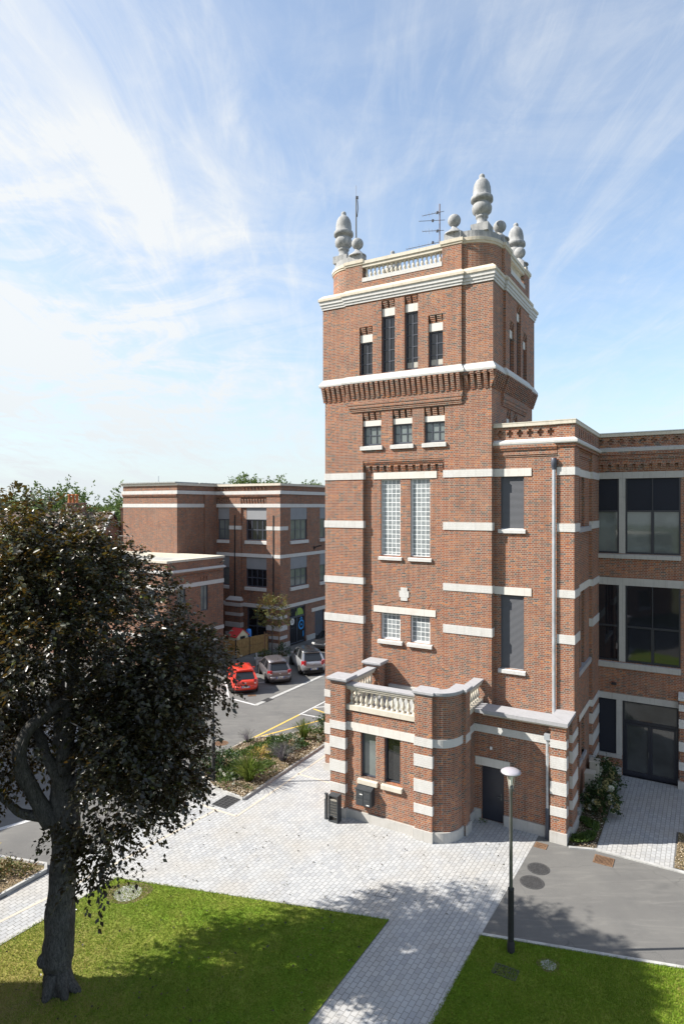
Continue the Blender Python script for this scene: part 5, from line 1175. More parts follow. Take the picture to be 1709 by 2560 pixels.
def plant_arrays(rs, kind, x, y, h, r, n):
    if kind == 'grass':
        a = rs.uniform(0, 2 * np.pi, n); q = rs.uniform(.0, 1, n) ** .7; base = np.stack([x + .12 * r * np.cos(a), y + .12 * r * np.sin(a), np.zeros(n)], 1)
        return a, q, base
def grass_clump(x, y, h, r, n, label, mat='grass_blade', nm='ornamental_grass', cat='grass', group=None, z=.1, wide=.014):
    rs = np.random.RandomState(int(abs(x * 97 + y * 31)) % 9999); t = thing(nm, label, cat, x, y, z, 0, group)
    P, D, Nn, ln, wd, rn = [], [], [], [], [], []
    for i in range(n):
        a = rs.uniform(0, 2 * math.pi); q = rs.uniform(0, 1) ** .8; hh = h * rs.uniform(.65, 1.05); p = np.array([x + .18 * r * q * math.cos(a), y + .18 * r * q * math.sin(a), z]); segs = 4; rv = rs.uniform()
        for s in range(segs):
            f0, f1 = s / segs, (s + 1) / segs
            pos = lambda f: p + np.array([math.cos(a) * r * q * f ** 1.7, math.sin(a) * r * q * f ** 1.7, hh * (f - .32 * q * f ** 2.6)])
            e0, e1 = pos(f0), pos(f1 + .06); P.append(e0); D.append(e1 - e0); Nn.append([math.cos(a + .6), math.sin(a + .6), .35]); ln.append(np.linalg.norm(e1 - e0)); wd.append(wide * (1.25 - .5 * f0)); rn.append(min(1, max(0, rv * .7 + .3 * (1 - f0) * rs.uniform())))
    leaves_mesh('blades', P, D, Nn, ln, wd, rn, mat, t); return t
def bush(x, y, h, r, n, label, mat='dark_leaf', nm='shrub', cat='shrub', group=None, leaf=.07, z=.08, flowers=0, fmat='petal', fr=.05, stems=True, flat=1.):
    rs = np.random.RandomState(int(abs(x * 57 + y * 91)) % 9999); t = thing(nm, label, cat, x, y, z, 0, group)
    k = max(10, n // 9); d = rs.normal(0, 1, (k, 3)); d[:, 2] = np.abs(d[:, 2]) * flat; d /= np.linalg.norm(d, axis=1, keepdims=True); f = 1 - np.abs(rs.normal(0, .28, (k, 1)))
    lump = np.array([mnoise.noise(Vector(v) * 2.1 + Vector((x, y, 0))) for v in d])[:, None]
    B = np.array([x, y, z + h * .12]) + d * np.array([r, r, h * .85]) * np.clip(f, .15, 1) * (1 + .35 * lump); O = d + rs.normal(0, .3, (k, 3)); O[:, 2] += .25
    P, D, Nn, ln, wd = sprays(rs, B, O, 9, leaf * 3.2, leaf, .2, .1); leaves_mesh('foliage', P, D, Nn, ln, wd, rs.beta(2, 2, len(P)), mat, t)
    if stems:
        m = MB(False)
        for i in range(9): b = B[rs.randint(k)]; m.tube([(x + rs.normal(0, .03), y + rs.normal(0, .03), z - .05), (x * .5 + b[0] * .5, y * .5 + b[1] * .5, z + h * .4), tuple(b)], [.012, .009, .004], 5)
        m.build('stems', 'stake_wood', t)
    for i in range(flowers):
        dd = rs.normal(0, 1, 3); dd[2] = abs(dd[2]) * .9 + .1; dd /= np.linalg.norm(dd); c = np.array([x, y, z + h * .12]) + dd * np.array([r, r, h * .88]) * rs.uniform(.92, 1.08); q = fr * rs.uniform(.7, 1.2)
        e = rs.normal(0, 1, (60, 3)); e /= np.linalg.norm(e, axis=1, keepdims=True)
        leaves_mesh('flower_head', c + e * q * .75, e + rs.normal(0, .5, (60, 3)), rs.normal(0, 1, (60, 3)), np.full(60, q * .7), np.full(60, q * .65), rs.uniform(0, 1, 60), fmat if (i % 3 == 0 or fmat == 'petal' and nm != 'hydrangea') else 'faded_petal', t)
    return t
def spikes(x, y, h, r, n, label):
    t = grass_clump(x, y, h, r, n, label, 'lavender_leaf', 'lavender', 'plant', None, .1, .016); return t
# island bed
grass_clump(-4.02, 27.3, 1.25, .95, 420, 'tall arching green grass at the near end of the island bed'); grass_clump(-1.95, 32.0, 1.15, .55, 240, 'upright green grass at the far end of the island bed')
grass_clump(-4.75, 31.7, .75, .5, 70, 'wispy pale grass at the road edge of the island bed', 'lavender_leaf')
spikes(-2.75, 29.4, .95, .75, 260, 'grey violet lavender leaning over the paving edge')
bush(-3.85, 29.7, .55, .42, 700, 'yellow and pink flowering sedum in the middle of the island bed', 'sedum_leaf', 'flowering_plant', 'plant', leaf=.06)
bush(-2.75, 31.1, .55, .75, 1500, 'low dark green shrub behind the lavender', leaf=.08, flat=.7); bush(-.75, 33.0, 1.05, .6, 1500, 'dark green shrub against the tower corner', leaf=.09)
bush(-5.35, 28.4, .85, .7, 1500, 'dark green shrub beside the lamp post sleeve', leaf=.08); bush(-6.1, 28.6, .8, .6, 1200, 'dark shrub left of the lamp post in the island bed', leaf=.08)
G_ = 'white roses in the island bed'
bush(-4.85, 26.7, .5, .38, 500, 'white flowering rose bush at the near corner of the island', 'green_leaf', 'rose_bush', 'shrub', leaf=.05, flowers=4, fr=.045)
bush(-5.1, 27.5, .5, .35, 420, 'white flowering rose bush beside the lamp foot', 'green_leaf', 'rose_bush', 'shrub', leaf=.05, flowers=6, fr=.05)
bush(-1.35, 32.2, .5, .5, 700, 'white flowering rose bush below the dark shrub at the tower', 'green_leaf', 'rose_bush', 'shrub', leaf=.06, flowers=5, fr=.05)
bush(-3.3, 28.2, .4, .42, 500, 'small pale green rose bush right of the tall grass', 'green_leaf', 'rose_bush', 'shrub', leaf=.05, flowers=2, fr=.04)
bush(-3.95, 26.35, .2, .14, 90, 'tiny green seedling with one white flower near the kerb', 'green_leaf', 'small_plant', 'plant', leaf=.05, flowers=1, fr=.03)
def cover(name, region, n, mat, lab, hgt=.12):
    rs = np.random.RandomState(len(region) * 7 + n); xs = [p[0] for p in region]; ys = [p[1] for p in region]; P = []
    while len(P) < n:
        x, y = rs.uniform(min(xs), max(xs)), rs.uniform(min(ys), max(ys)); ins = False; j = len(region) - 1
        for i in range(len(region)):
            if (region[i][1] > y) != (region[j][1] > y) and x < (region[j][0] - region[i][0]) * (y - region[i][1]) / (region[j][1] - region[i][1]) + region[i][0]: ins = not ins
            j = i
        if ins and mnoise.noise((x * 1.1, y * 1.1, 4.)) > -.08: P.append((x, y, .1))
    P = np.array(P); D = rs.normal(0, 1, (n, 3)); D[:, 2] = np.abs(D[:, 2]) + .3
    o = leaves_mesh(name, P + np.c_[np.zeros((n, 2)), rs.uniform(0, hgt, n)], D, rs.normal(0, 1, (n, 3)), rs.uniform(.05, .13, n), rs.uniform(.03, .07, n), rs.uniform(0, 1, n), mat); o['kind'] = 'stuff'
cover('ground_cover', [(-5.3, 27.0), (-6.2, 28.2), (-5.6, 30.3), (-4.7, 31.9), (-2.5, 32.6), (-1.6, 31.2), (-2.6, 29.6), (-3.2, 28.6), (-3.9, 27.6)], 7000, 'green_leaf', '')
cover('ground_cover', [(-9.9, 20.5), (-10.6, 19.4), (-15, 13.5), (-20, 18), (-14, 21.8), (-11.7, 21.1)], 14000, 'cover_leaf', '', .28)
def chips(name, region, n, mat, sz, z):
    rs = np.random.RandomState(n); xs = [q[0] for q in region]; ys = [q[1] for q in region]; x = rs.uniform(min(xs), max(xs), n * 4); y = rs.uniform(min(ys), max(ys), n * 4); ins = np.zeros(n * 4, bool); j = len(region) - 1
    for i in range(len(region)):
        (xi, yi), (xj, yj) = region[i], region[j]; ins ^= ((yi > y) != (yj > y)) & (x < (xj - xi) * (y - yi) / (yj - yi + 1e-9) + xi); j = i
    x, y = x[ins][:n], y[ins][:n]; k = len(x); N_ = rs.normal(0, .45, (k, 3)); N_[:, 2] = 1
    o = leaves_mesh(name, np.c_[x, y, z + rs.uniform(0, .06, k)], rs.normal(0, 1, (k, 3)) * np.array([1, 1, .25]), N_, rs.uniform(.6, 1.4, k) * sz, rs.uniform(.5, 1., k) * sz, rs.uniform(0, 1, k), mat); o['kind'] = 'stuff'
chips('mulch_chips', bed, 9000, 'wood_chip', .075, .10); chips('gravel', [(11.0, 20.9), (12.35, 23.1), (16, 21), (14.5, 18.7)], 5000, 'wood_chip', .05, .02)
chips('mulch_chips', [tuple(W(.05, .1)), (8.8, 22.0), tuple(W(.95, 7.2)), tuple(W(-.1, 7.2))], 3500, 'wood_chip', .05, .02); chips('mulch_chips', lbed, 6000, 'wood_chip', .07, .1)
bush(-12.2, 21.5, .7, .4, 300, 'thin yellow green weed at the edge of the left bed', 'sedum_leaf', 'weed', 'plant', leaf=.05)
cover('weeds', [tuple(W(.1, .15)), (8.75, 22.05), (9.6, 23.5), tuple(W(.15, 2.2))], 2600, 'green_leaf', '', .06)
# hydrangeas by the door path
HG = 'hydrangeas between wing and door path'
p = W(.72, 3.1); bush(p.x, p.y, 1.1, .56, 2300, 'large hydrangea with pale green flower heads, the one nearer the road', 'dark_leaf', 'hydrangea', 'hydrangea', HG, leaf=.10, flowers=30, fmat='petal', fr=.085)
p = W(.5, 5.3); bush(p.x, p.y, 1.2, .5, 1800, 'hydrangea with pale green flower heads below the shuttered window', 'dark_leaf', 'hydrangea', 'hydrangea', HG, leaf=.10, flowers=20, fmat='petal', fr=.08)
p = W(-3.1, .08); bush(p.x, p.y, .12, .1, 40, 'small weed growing at the foot of the dark door', 'green_leaf', 'weed', 'plant', leaf=.04, z=.01, stems=False)
# lawn blades
def blades(name, region, n, seed):
    rs = np.random.RandomState(seed); xs = [q[0] for q in region]; ys = [q[1] for q in region]; x = rs.uniform(min(xs), max(xs), n * 3); y = rs.uniform(min(ys), max(ys), n * 3); ins = np.zeros(n * 3, bool); j = len(region) - 1
    for i in range(len(region)):
        (xi, yi), (xj, yj) = region[i], region[j]; c = ((yi > y) != (yj > y)) & (x < (xj - xi) * (y - yi) / (yj - yi + 1e-9) + xi); ins ^= c; j = i
    x, y = x[ins][:n], y[ins][:n]; k = len(x); D = np.c_[rs.normal(0, .6, (k, 2)), np.ones(k)]
    o = leaves_mesh(name, np.c_[x, y, np.full(k, .028)], D, np.c_[rs.normal(0, 1, (k, 2)), rs.normal(0, .3, k)], rs.uniform(.03, .065, k), rs.uniform(.012, .02, k), np.clip(rs.beta(2, 2.4, k) + .5 * np.clip(1 - np.hypot(x + 8.6, y - 15.4) / 3.8, 0, 1) + .25 * np.array([mnoise.noise((a * .55, b * .55, 7.)) for a, b in zip(x, y)]) + .25 * np.array([mnoise.noise((a * 2.2, b * 2.2, 1.)) for a, b in zip(x, y)]), 0, 1), 'lawn_blade'); o['kind'] = 'stuff'
blades('lawn_grass', [Lt, (-9.4, 17.1), (-9.6, 13.8), (-1.3, 13.8), Lr], 90000, 5)
blades('lawn_grass', [tuple(rl0), (1.6, 13.9), (8.6, 13.9), (9.2, 16.2)], 55000, 6)

chips('fallen_leaves', [Lt, (-9.4, 17.1), (-9.6, 13.8), (-1.3, 13.8), Lr], 200, 'beech_leaf', .07, .06)
chips('fallen_leaves', [(-6.5, 24), (-7.0, 20.5), (1.4, 18.4), (3.6, 18.5), (6.8, 22.5), (-.2, 24)], 130, 'beech_leaf', .06, .008)
# ------------------------------------------------------------------ planter with young tree
def small_tree(name, label, x, y, z0, ht, r, n, mat, cat='tree', group=None, trunk=.05, leaf=.09, cz=None, rz=None, seed=1, nleaf=11, spr=.4):
    rs = np.random.RandomState(seed); t = thing(name, label, cat, x, y, z0, 0, group); cz = cz or ht * .65; rz = rz or ht * .35
    m = MB(False).tube([(x, y, z0 - .05), (x + .02, y, z0 + cz * .6), (x, y + .02, z0 + cz + rz * .5)], [trunk, trunk * .75, trunk * .3], 8)
    for i in range(8):
        a = rs.uniform(0, 6.28); zz = z0 + cz - rz * .7 + rz * 1.1 * i / 8; m.tube([(x, y, zz), (x + r * .4 * math.cos(a), y + r * .4 * math.sin(a), zz + rz * .25), (x + r * .8 * math.cos(a), y + r * .8 * math.sin(a), zz + rz * .35)], [trunk * .45, trunk * .3, trunk * .1], 5)
    m.build('trunk', 'beech_bark', t)
    d = rs.normal(0, 1, (n, 3)); d /= np.linalg.norm(d, axis=1, keepdims=True); lump = np.array([mnoise.noise(Vector(v) * 2.4 + Vector((seed * 3.1, 0, 0))) for v in d])[:, None]
    B = np.array([x, y, z0 + cz]) + d * np.array([r, r, rz]) * np.clip(1 - np.abs(rs.normal(0, .32, (n, 1))), .1, 1) * (1 + .45 * lump); O = d + rs.normal(0, .4, (n, 3)); O[:, 2] += .2
    P, D, Nn, ln, wd = sprays(rs, B, O, nleaf, spr, leaf, .25, .15); leaves_mesh('crown', P, D, Nn, ln, wd, rs.beta(2, 2, len(P)), mat, t); return t
def planter():
    t = thing('concrete_planter', 'low grey concrete planter in front of the grey hatchback', 'planter', -5.25, 48.2); m = MB(False)
    q = [(-6.45, 47.45), (-4.0, 47.6), (-4.15, 49.1), (-6.7, 48.9)]; i_ = offset_poly(q, -.12)
    m.loops([[(x, y, z) for x, y in pl] for pl, z in ((q, 0), (q, .6), (i_, .6), (i_, .45))]); m.build('tub', 'plinth_concrete', t); MB(False).prism(i_, .40, .46).build('soil', 'dark_soil', t)
    small_tree('young_tree', 'young staked tree with yellow green leaves growing in the planter', -5.35, 48.35, .45, 4.6, 1.25, 230, 'autumn_leaf', trunk=.05, leaf=.12, cz=3.45, rz=1.25, seed=4)
    bush(-4.55, 48.3, .95, .55, 900, 'dark green shrub on the right side of the planter', leaf=.09, z=.45); bush(-5.9, 48.15, .4, .6, 700, 'low olive green plants on the left side of the planter', 'green_leaf', leaf=.08, z=.45)
    s = thing('tree_stake', 'pair of wooden tree stakes with a cross bar beside the young tree', 'stake', -5.5, 49.6, .4)
    MB(False).tube([(-5.95, 48.6, .4), (-5.95, 48.6, 2.3)], .05, 8).build('stake', 'stake_wood', s); MB(False).tube([(-4.85, 48.7, .4), (-4.85, 48.7, 2.3)], .05, 8).build('stake', 'stake_wood', s); MB(False).box(-6.0, -4.8, 48.66, 48.70, 1.95, 2.06).build('cross_bar', 'stake_wood', s)
    k = thing('kick_scooter', 'dark kick scooter parked upright at the planter corner', 'scooter', -5.85, 46.9); x, y = -5.85, 46.9
    MB(False).tube([(x, y, .12), (x - .04, y - .12, 1.05)], .022, 8).tube([(x - .26, y - .12, 1.05), (x + .2, y - .12, 1.05)], .018, 8).build('handlebar', 'rubber', k); MB(False).box(x - .07, x + .07, y - .05, y + .75, .09, .13).build('deck', 'rubber', k)
    for yy in (y - .02, y + .85): MB(False).tube([(x - .025, yy, .1), (x + .025, yy, .1)], .1, 14).build('wheel', 'rubber', k)
planter()

# ------------------------------------------------------------------ cars
def car(label, x, y, hd, paint, H=1.45, Wd=.85, Lf=4.0, roofglass=False, plate=True, suv=False):
    """hd: heading (forward direction) angle; car drawn along +Y then turned"""
    rz = hd - math.pi / 2; t = thing('parked_car', label, 'car', x, y, 0, rz, 'cars parked in the car park'); c, s = math.cos(rz), math.sin(rz)
    G = lambda p: (x + p[0] * c - p[1] * s, y + p[0] * s + p[1] * c, p[2])
    def tr(mb): mb.v = [G(v) for v in mb.v]; return mb
    h = Lf / 2; cl = .2 if not suv else .24; belt = .93 if not suv else 1.05
    # lower body: loft of half sections along y: (y, half width, bottom, shoulder z, deck z)
    S = [(-h, .62, .38, .60, .66), (-h + .05, .76, .30, .70, .82), (-h + .22, .82, .24, .78, belt - .02), (-h + .6, .84, .2, .82, belt), (-.4, .85, .19, .82, belt), (.5, .85, .19, .82, belt - .02), (1.0, .84, .19, .80, belt - .03), (1.35, .83, .2, .76, belt - .1), (h - .35, .79, .22, .70, belt - .2), (h - .08, .68, .28, .60, .66), (h, .52, .36, .54, .58)]
    rings = []
    for yy, w_, zb, zs, zt in S:
        w_ *= Wd / .85; half = [(w_ * .55, zb), (w_ * .9, zb + .02), (w_ * .985, (zb + zs) / 2 - .05), (w_, zs - .1), (w_ * .99, zs), (w_ * .93, zt - .02), (w_ * .84, zt), (w_ * .4, zt + .012)]
        rings.append([(px, yy, pz) for px, pz in half] + [(-px, yy, pz) for px, pz in half[::-1]])
    b = MB(False).loops([r[::-1] for r in rings]); b.sm = [True] * len(b.sm); tr(b).build('body', paint, t)
    # greenhouse: glass block with painted roof and pillars
    y0, y1, y2, y3 = -h + .17, -h + .72, .2, 1.2; wb, wr = Wd * .89, Wd * .66; zb, zr = belt - .02, H
    g = MB(False).loops([[(-wb, y0, zb), (wb, y0, zb), (wb, y3, zb - .02), (-wb, y3, zb - .02)], [(-wr - .06, y1 - .08, zr - .12), (wr + .06, y1 - .08, zr - .12), (wr + .05, y2 + .15, zr - .1), (-wr - .05, y2 + .15, zr - .1)], [(-wr, y1, zr - .045), (wr, y1, zr - .045), (wr, y2, zr - .04), (-wr, y2, zr - .04)]]); tr(g).build('windows', 'car_glass', t)
    r = MB(False); rp = lambda k, z, d=0.: [(-k - d, y1 - .1 - d, z), (-k * .5, y1 - .17 - d, z), (k * .5, y1 - .17 - d, z), (k + d, y1 - .1 - d, z), (k + d, y2 + .12, z), (k * .5, y2 + .2, z), (-k * .5, y2 + .2, z), (-k - d, y2 + .12, z)]
    r.loops([rp(wr + .055, zr - .11), rp(wr + .05, zr - .06), rp(wr - .03, zr - .01), rp(wr - .25, zr + .005, -.12)]); r.sm = [True] * len(r.sm); tr(r).build('roof', 'black_paint' if roofglass else paint, t)
    for sg in (-1, 1):
        X = lambda v: sg * v
        def bar(a0, a1, q0, q1, wd_):                             # pillar on the side glass
            n0, n1 = (X(wb + .012), X(wr + .075)); p = MB(False); p.hexa([(n0, a0, zb), (n0, a1, zb), (n0 - sg * .05, a1, zb), (n0 - sg * .05, a0, zb)], [(n1, q0, zr - .1), (n1, q1, zr - .1), (n1 - sg * .05, q1, zr - .1), (n1 - sg * .05, q0, zr - .1)])
            tr(p).build('pillar', paint, t)
        bar(y0 - .02, y0 + .34, y1 - .12, y1 + .14, 1); bar(-.45, -.34, -.45, -.36, 1); bar(y3 - .14, y3 + .02, y2 + .06, y2 + .16, 1)
        # rear pillar wraps on the tailgate
        p = MB(False); p.hexa([(X(wb + .01), y0 - .03, zb), (X(wb - .13), y0 - .03, zb), (X(wb - .13), y0 + .05, zb), (X(wb + .01), y0 + .05, zb)], [(X(wr + .07), y1 - .13, zr - .1), (X(wr - .05), y1 - .13, zr - .1), (X(wr - .05), y1 - .05, zr - .1), (X(wr + .07), y1 - .05, zr - .1)])
        tr(p).build('hatch_pillar', paint, t)
    p = MB(False); p.hexa([(-wr - .03, y1 - .15, zr - .16), (wr + .03, y1 - .15, zr - .16), (wr + .03, y1 - .05, zr - .16), (-wr - .03, y1 - .05, zr - .16)], [(-wr, y1 - .2, zr - .07), (wr, y1 - .2, zr - .07), (wr, y1 - .05, zr - .06), (-wr, y1 - .05, zr - .06)])
    tr(p).build('roof_spoiler', paint, t)
    bp = MB(False); bp.loops([[(sx * Wd * k, yy, z) for sx, k, yy in ((-1, .86, -h + .2), (-1, .74, -h - .02), (-.5, .8, -h - .07), (.5, .8, -h - .07), (1, .74, -h - .02), (1, .86, -h + .2))] for z in (.3, .42, .55)]); bp.sm = [True] * len(bp.sm); tr(bp).build('rear_bumper', paint if not suv else 'rubber', t)
    bb = MB(False).box(-Wd * .8, Wd * .8, -h - .04, -h + .3, .2, .3); tr(bb).build('underside', 'rubber', t)
    for sg in (-1, 1):
        m = MB(False); xa = sg * Wd * .93; m.loops([[(sg * Wd * .97, -h + .20, z0), (sg * Wd * .80, -h + .03, z0), (sg * Wd * .62, -h + .02, z0), (sg * Wd * .7, -h + .3, z0)] if True else None for z0 in (.72, .80, belt)])
        tr(m).build('tail_light', 'tail_light', t)
        q = MB(False).box(sg * Wd * .72 - .05, sg * Wd * .72 + .05, -h - .0, -h + .05, .66, .74); tr(q).build('reversing_light', 'lamp_white', t)
        hl = MB(False).loops([[(sg * Wd * .9, h - .42, z), (sg * Wd * .86, h - .15, z), (sg * Wd * .55, h - .03, z), (sg * Wd * .5, h - .3, z)] for z in (.56, .70)]); tr(hl).build('headlight', 'lamp_white', t)
        mr = MB(False).box(sg * (Wd + .02) - .1, sg * (Wd + .02) + .1, .62, .74, belt, belt + .13); tr(mr).build('wing_mirror', paint, t)
        for yy in (-h + .72, h - .78):
            wx = sg * (Wd - .10); tw = MB(False).tube([(wx - .1, yy, .305), (wx - .095, yy, .305), (wx + .095, yy, .305), (wx + .1, yy, .305)], [.26, .305, .305, .26], 22); wo = tr(tw).build('wheel', 'rubber', t)
            rm = MB(False).tube([(wx + sg * .09, yy, .305), (wx + sg * .106, yy, .305)], [.2, .18], 16); tr(rm).build('rim', 'alloy', wo)
            ac_ = MB(False).lathe(0, 0, [(.33, -.02), (.34, .0), (.34, .02)], 20); ar_ = MB(False).tube([(wx - .12, yy, .31), (sg * (Wd + .004), yy, .31)], [.35, .35], 22); tr(ar_).build('wheel_arch', 'rubber', t)
    lo = MB(False).lathe(0, 0, [(.02, 0), (.055, .01), (.05, .02), (.01, .025)], 12); lo.v = [(v[0], -h + .005 - v[2] - .03, belt - .2 + v[1]) for v in lo.v]; tr(lo).build('badge', 'alloy', t)
    pl = MB(False).box(-.26, .26, -h - .085, -h - .06, .44, .55); po = tr(pl).build('licence_plate', 'plate_white', t)
    q = MB(False).box(-.265, -.21, -h - .089, -h - .06, .44, .55).box(.21, .265, -h - .089, -h - .06, .44, .55); tr(q).build('plate_band', 'plate_blue', po)
    q = MB(False)
    for k in range(7):
        if k in (2, 5): continue
        u = -.18 + k * .055; q.box(u, u + .035, -h - .088, -h - .084, .465, .525)
    tr(q).build('plate_print', 'dark_print', po)
    an = MB(False).tube([(0, y1 + .15, zr - .01), (0, y1 - .05, zr + .2)], .006, 5); tr(an).build('aerial', 'rubber', t)
    return t
def place(rx, ry, lx, ly): pass
def rear(p, q, fx, fy): n = Vector((fx, fy)).normalized(); return (Vector(p) + Vector(q)) / 2 + n * 1.3, math.atan2(fy, fx)
c_, h_ = rear((-6.98, 40.58), (-5.66, 40.98), -.28, .96); car('bright red hatchback parked at the near end of the row', c_.x, c_.y, h_, 'red_paint')
c_, h_ = rear((-5.05, 42.78), (-3.68, 43.24), -.31, .95); car('grey hatchback parked before the concrete planter', c_.x, c_.y, h_, 'grey_paint')
c_, h_ = rear((-2.92, 45.15), (-1.53, 45.59), -.29, .957); car('silver crossover with dark glass roof beside the tower edge', c_.x, c_.y, h_, 'silver_paint', 1.62, .90, 4.3, True, suv=True)
car('dark car half hidden behind the tower corner', -1.05, 53.6, math.atan2(-.9, -.42), 'black_paint')

# ------------------------------------------------------------------ distance: houses, trees, pylon
def house(label, x0, x1, yr, dy, ze, zr, chim=None, verge=True):
    t = thing('tiled_house', label, 'house', (x0 + x1) / 2, yr); y0, y1 = yr - dy, yr + dy; m = MB(False)
    m.box(x0, x1, y0 + .3, y1 - .3, 0, ze); m.loops([[(xx, y0 + .3, ze), (xx, y1 - .3, ze), (xx, yr, zr - .1)] for xx in (x0, x1)]); m.build('wall', 'old_brick', t)
    for sg, yy in ((1, y0), (-1, y1)):
        r = bpy.data.meshes.new('roof'); n = Vector((0, -(zr - ze), dy)).normalized() if sg > 0 else None
        L_ = math.hypot(dy, zr - ze); ang = math.atan2(zr - ze, dy)
        r.from_pydata([(0, 0, 0), (x1 - x0 + .3, 0, 0), (x1 - x0 + .3, L_, 0), (0, L_, 0), (0, 0, .12), (x1 - x0 + .3, 0, .12), (x1 - x0 + .3, L_, .12), (0, L_, .12)], [], [(0, 3, 2, 1), (4, 5, 6, 7), (0, 1, 5, 4), (1, 2, 6, 5), (2, 3, 7, 6), (3, 0, 4, 7)]); r.materials.append(MATS['roof_tiles'])
        o = bpy.data.objects.new('roof', r); put(o, t)
        if sg > 0: o.location = (x0 - .15 - (x0 + x1) / 2, -dy, ze); o.rotation_euler = (ang, 0, 0)
        else: o.location = (x1 + .15 - (x0 + x1) / 2, dy, ze); o.rotation_euler = (ang, 0, math.pi)
    MB(False).tube([(x0 - .1, yr, zr + .08), (x1 + .1, yr, zr + .08)], .13, 8).build('ridge', 'roof_tiles', t)
    if verge: 
        for xx in (x1 - .05,): MB(False).hexa([(xx, y0, ze + .1), (xx + .35, y0, ze + .1), (xx + .35, yr, zr + .1), (xx, yr, zr + .1)], [(xx, y0, ze + .3), (xx + .35, y0, ze + .3), (xx + .35, yr, zr + .3), (xx, yr, zr + .3)]).build('verge', 'kerb_stone', t)
    if chim is not None:
        cx = chim; c = MB(False).box(cx - .75, cx + 1.3, yr - .5, yr + .5, zr - 1.2, zr + 1.1).box(cx - .85, cx + 1.4, yr - .6, yr + .6, zr + 1.1, zr + 1.3); co = c.build('chimney', 'old_brick', t)
        for k in range(3): MB(False).lathe(cx - .5 + k * .45, yr, [(.2, zr + 1.3), (.17, zr + 1.4), (.15, zr + 2.1), (.2, zr + 2.15), (.2, zr + 2.3), (.12, zr + 2.3)], 12).build('chimney_pot', 'terracotta', co)
house('brown tiled house whose roof ends at the mill wall', -33.2, -27.3, 75, 6.5, 6.8, 11.1, -31.9)
house('long brown tiled house behind the top of the dark tree', -44.5, -33.6, 75, 6.5, 6.8, 11.1, None)
house('brown tiled house at the left edge of the view', -62, -44.8, 74, 8, 4.5, 11.15, -43.9, False)
h2 = MB(False).box(-27.0, -25.2, 77, 79.5, 0, 11.6).box(-27.1, -25.1, 76.9, 79.6, 11.6, 11.8); solo(h2, 'chimney_stack', 'old_brick', 'dark brick chimney stack behind the house gable next to the mill', 'chimney')
TG = 'green trees behind the tiled houses'
specs = [(0, 1252, 100, 4.2, 'dark green round tree at the far left edge'), (62, 1246, 104, 3.6, 'green tree behind the peak of the dark tree'), (100, 1243, 100, 3.2, 'green tree below the pylon'), (140, 1240, 98, 3.2, 'green tree left of the orange chimney pots'), (172, 1236, 100, 3., 'pale green tree right behind the orange chimney pots'), (207, 1244, 97, 3.4, 'yellow green tree right of the chimney'), (300, 1246, 86, 2.6, 'yellow green tree beside the mill wall'), (30, 1256, 110, 4., 'dark green tree in the gap at the left')]
for i, (px, py, Y, r_, lab) in enumerate(specs):
    top = 12 + (1265 - py) / 1575 * Y + .6; small_tree('far_tree', lab, (px - 854.5) / 1575 * Y, Y, 0, top, r_, 420, 'far_leaf', 'tree', TG, .2, .42, top * .62, top * .40, 20 + i, 9, .9)
for i, (px, py, lab) in enumerate(((600, 1197, 'tree top showing above the mill roof, leftmost'), (692, 1203, 'small tree top above the mill corner'), (645, 1206, 'low tree top between the two above the mill roof'), (778, 1214, 'tiny tree top above the mill roof near the tower'))):
    Y = 112; top = 12 + (1265 - py) / 1575 * Y + .4; small_tree('far_tree', lab, (px - 854.5) / 1575 * Y, Y, 0, top, 2.6, 380, 'far_leaf', 'tree', 'trees behind the mill', .2, .40, top - 3.6, 3.4, 40 + i, 9, .9)
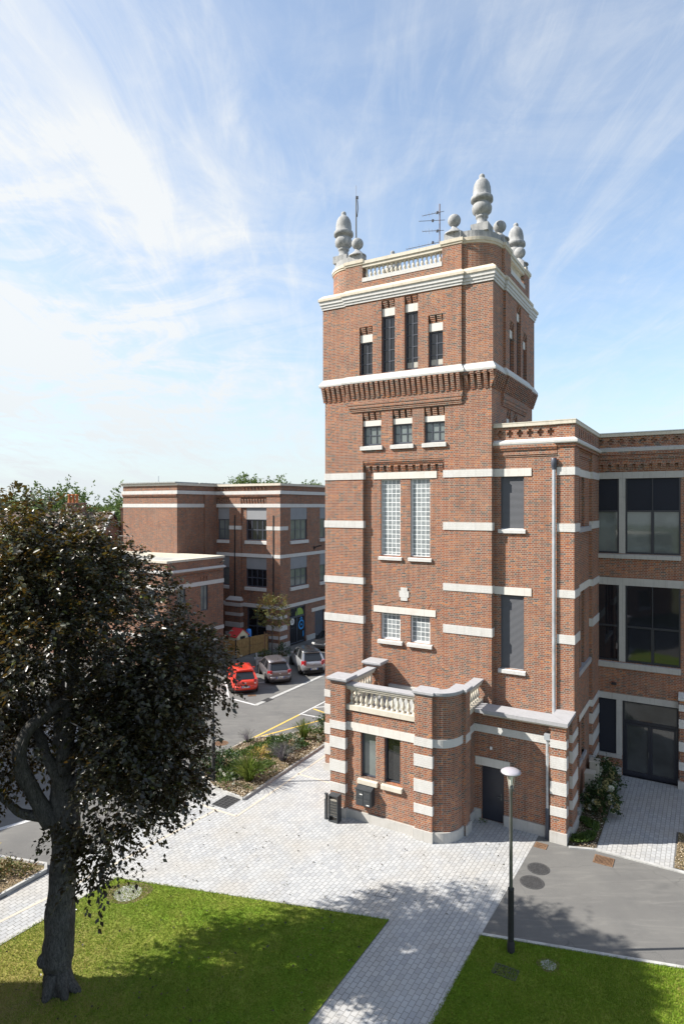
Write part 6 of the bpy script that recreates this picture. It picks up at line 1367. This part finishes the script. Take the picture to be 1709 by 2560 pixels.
for i, (x, y, h_, r_, lab) in enumerate(((-31.5, 57.5, 9.0, 2.6, 'green garden tree between the tiled house and the mill'), (-36.5, 58, 9.4, 2.8, 'green garden tree in front of the long tiled house'), (-33.8, 62, 8.6, 2.2, 'low green garden tree before the chimney house'), (-47., 57, 8.8, 3.0, 'green garden tree left behind the dark tree'))):
    small_tree('garden_tree', lab, x, y, 0, h_, r_, 420, 'green_leaf', 'tree', None, .15, .30, h_ * .62, h_ * .38, 60 + i, 9, .8)
def pylon(px, Y, h, label):
    x = (px - 854.5) / 1575 * Y; t = thing('power_pylon', label, 'pylon', x, Y); b = h * .075; m = MB(False)
    for sx in (-1, 1):
        for sy in (-1, 1): m.tube([(x + sx * b, Y + sy * b, 0), (x + sx * b * .28, Y + sy * b * .28, h * .7), (x, Y, h)], .22, 4)
    for k in range(8):
        z0, z1 = h * .09 * k, h * .09 * (k + 1); w0, w1 = b * (1 - .1 * k), b * (1 - .1 * (k + 1)); m.tube([(x - w0, Y - w0, z0), (x + w1, Y - w1, z1)], .14, 4); m.tube([(x + w0, Y - w0, z0), (x - w1, Y - w1, z1)], .14, 4)
    m.build('lattice', 'pylon_steel', t)
    for z, a in ((h * .72, h * .13), (h * .82, h * .17), (h * .92, h * .1)): MB(False).tube([(x - a, Y, z), (x, Y, z + h * .03), (x + a, Y, z)], .2, 4).build('cross_arm', 'pylon_steel', t)
pylon(103, 520, 27.0, 'steel power pylon far off above the trees'); pylon(238, 1500, 17.0, 'distant pylon frame low on the horizon')
def far_wood():
    rs = np.random.RandomState(3); P = []; n = 9000
    for Y, h, x0, x1, k in ((260, 8.5, -150, 0, 3000), (480, 11, -300, 60, 3000), (1100, 13.5, -700, 500, 3000)):
        x = rs.uniform(x0, x1, k); hh = h * (.65 + .45 * np.array([mnoise.noise((a * 14. / Y, Y, 0)) for a in x])); P.append(np.c_[x, np.full(k, Y) + rs.normal(0, Y * .02, k), hh * rs.uniform(0, 1, k) ** .6])
    P = np.concatenate(P); k = len(P); s = P[:, 1] / 260; o = leaves_mesh('far_wood', P, rs.normal(0, 1, (k, 3)), rs.normal(0, 1, (k, 3)), 2.2 * s, 1.9 * s, rs.uniform(0, 1, k), 'far_leaf'); o['kind'] = 'stuff'
far_wood()
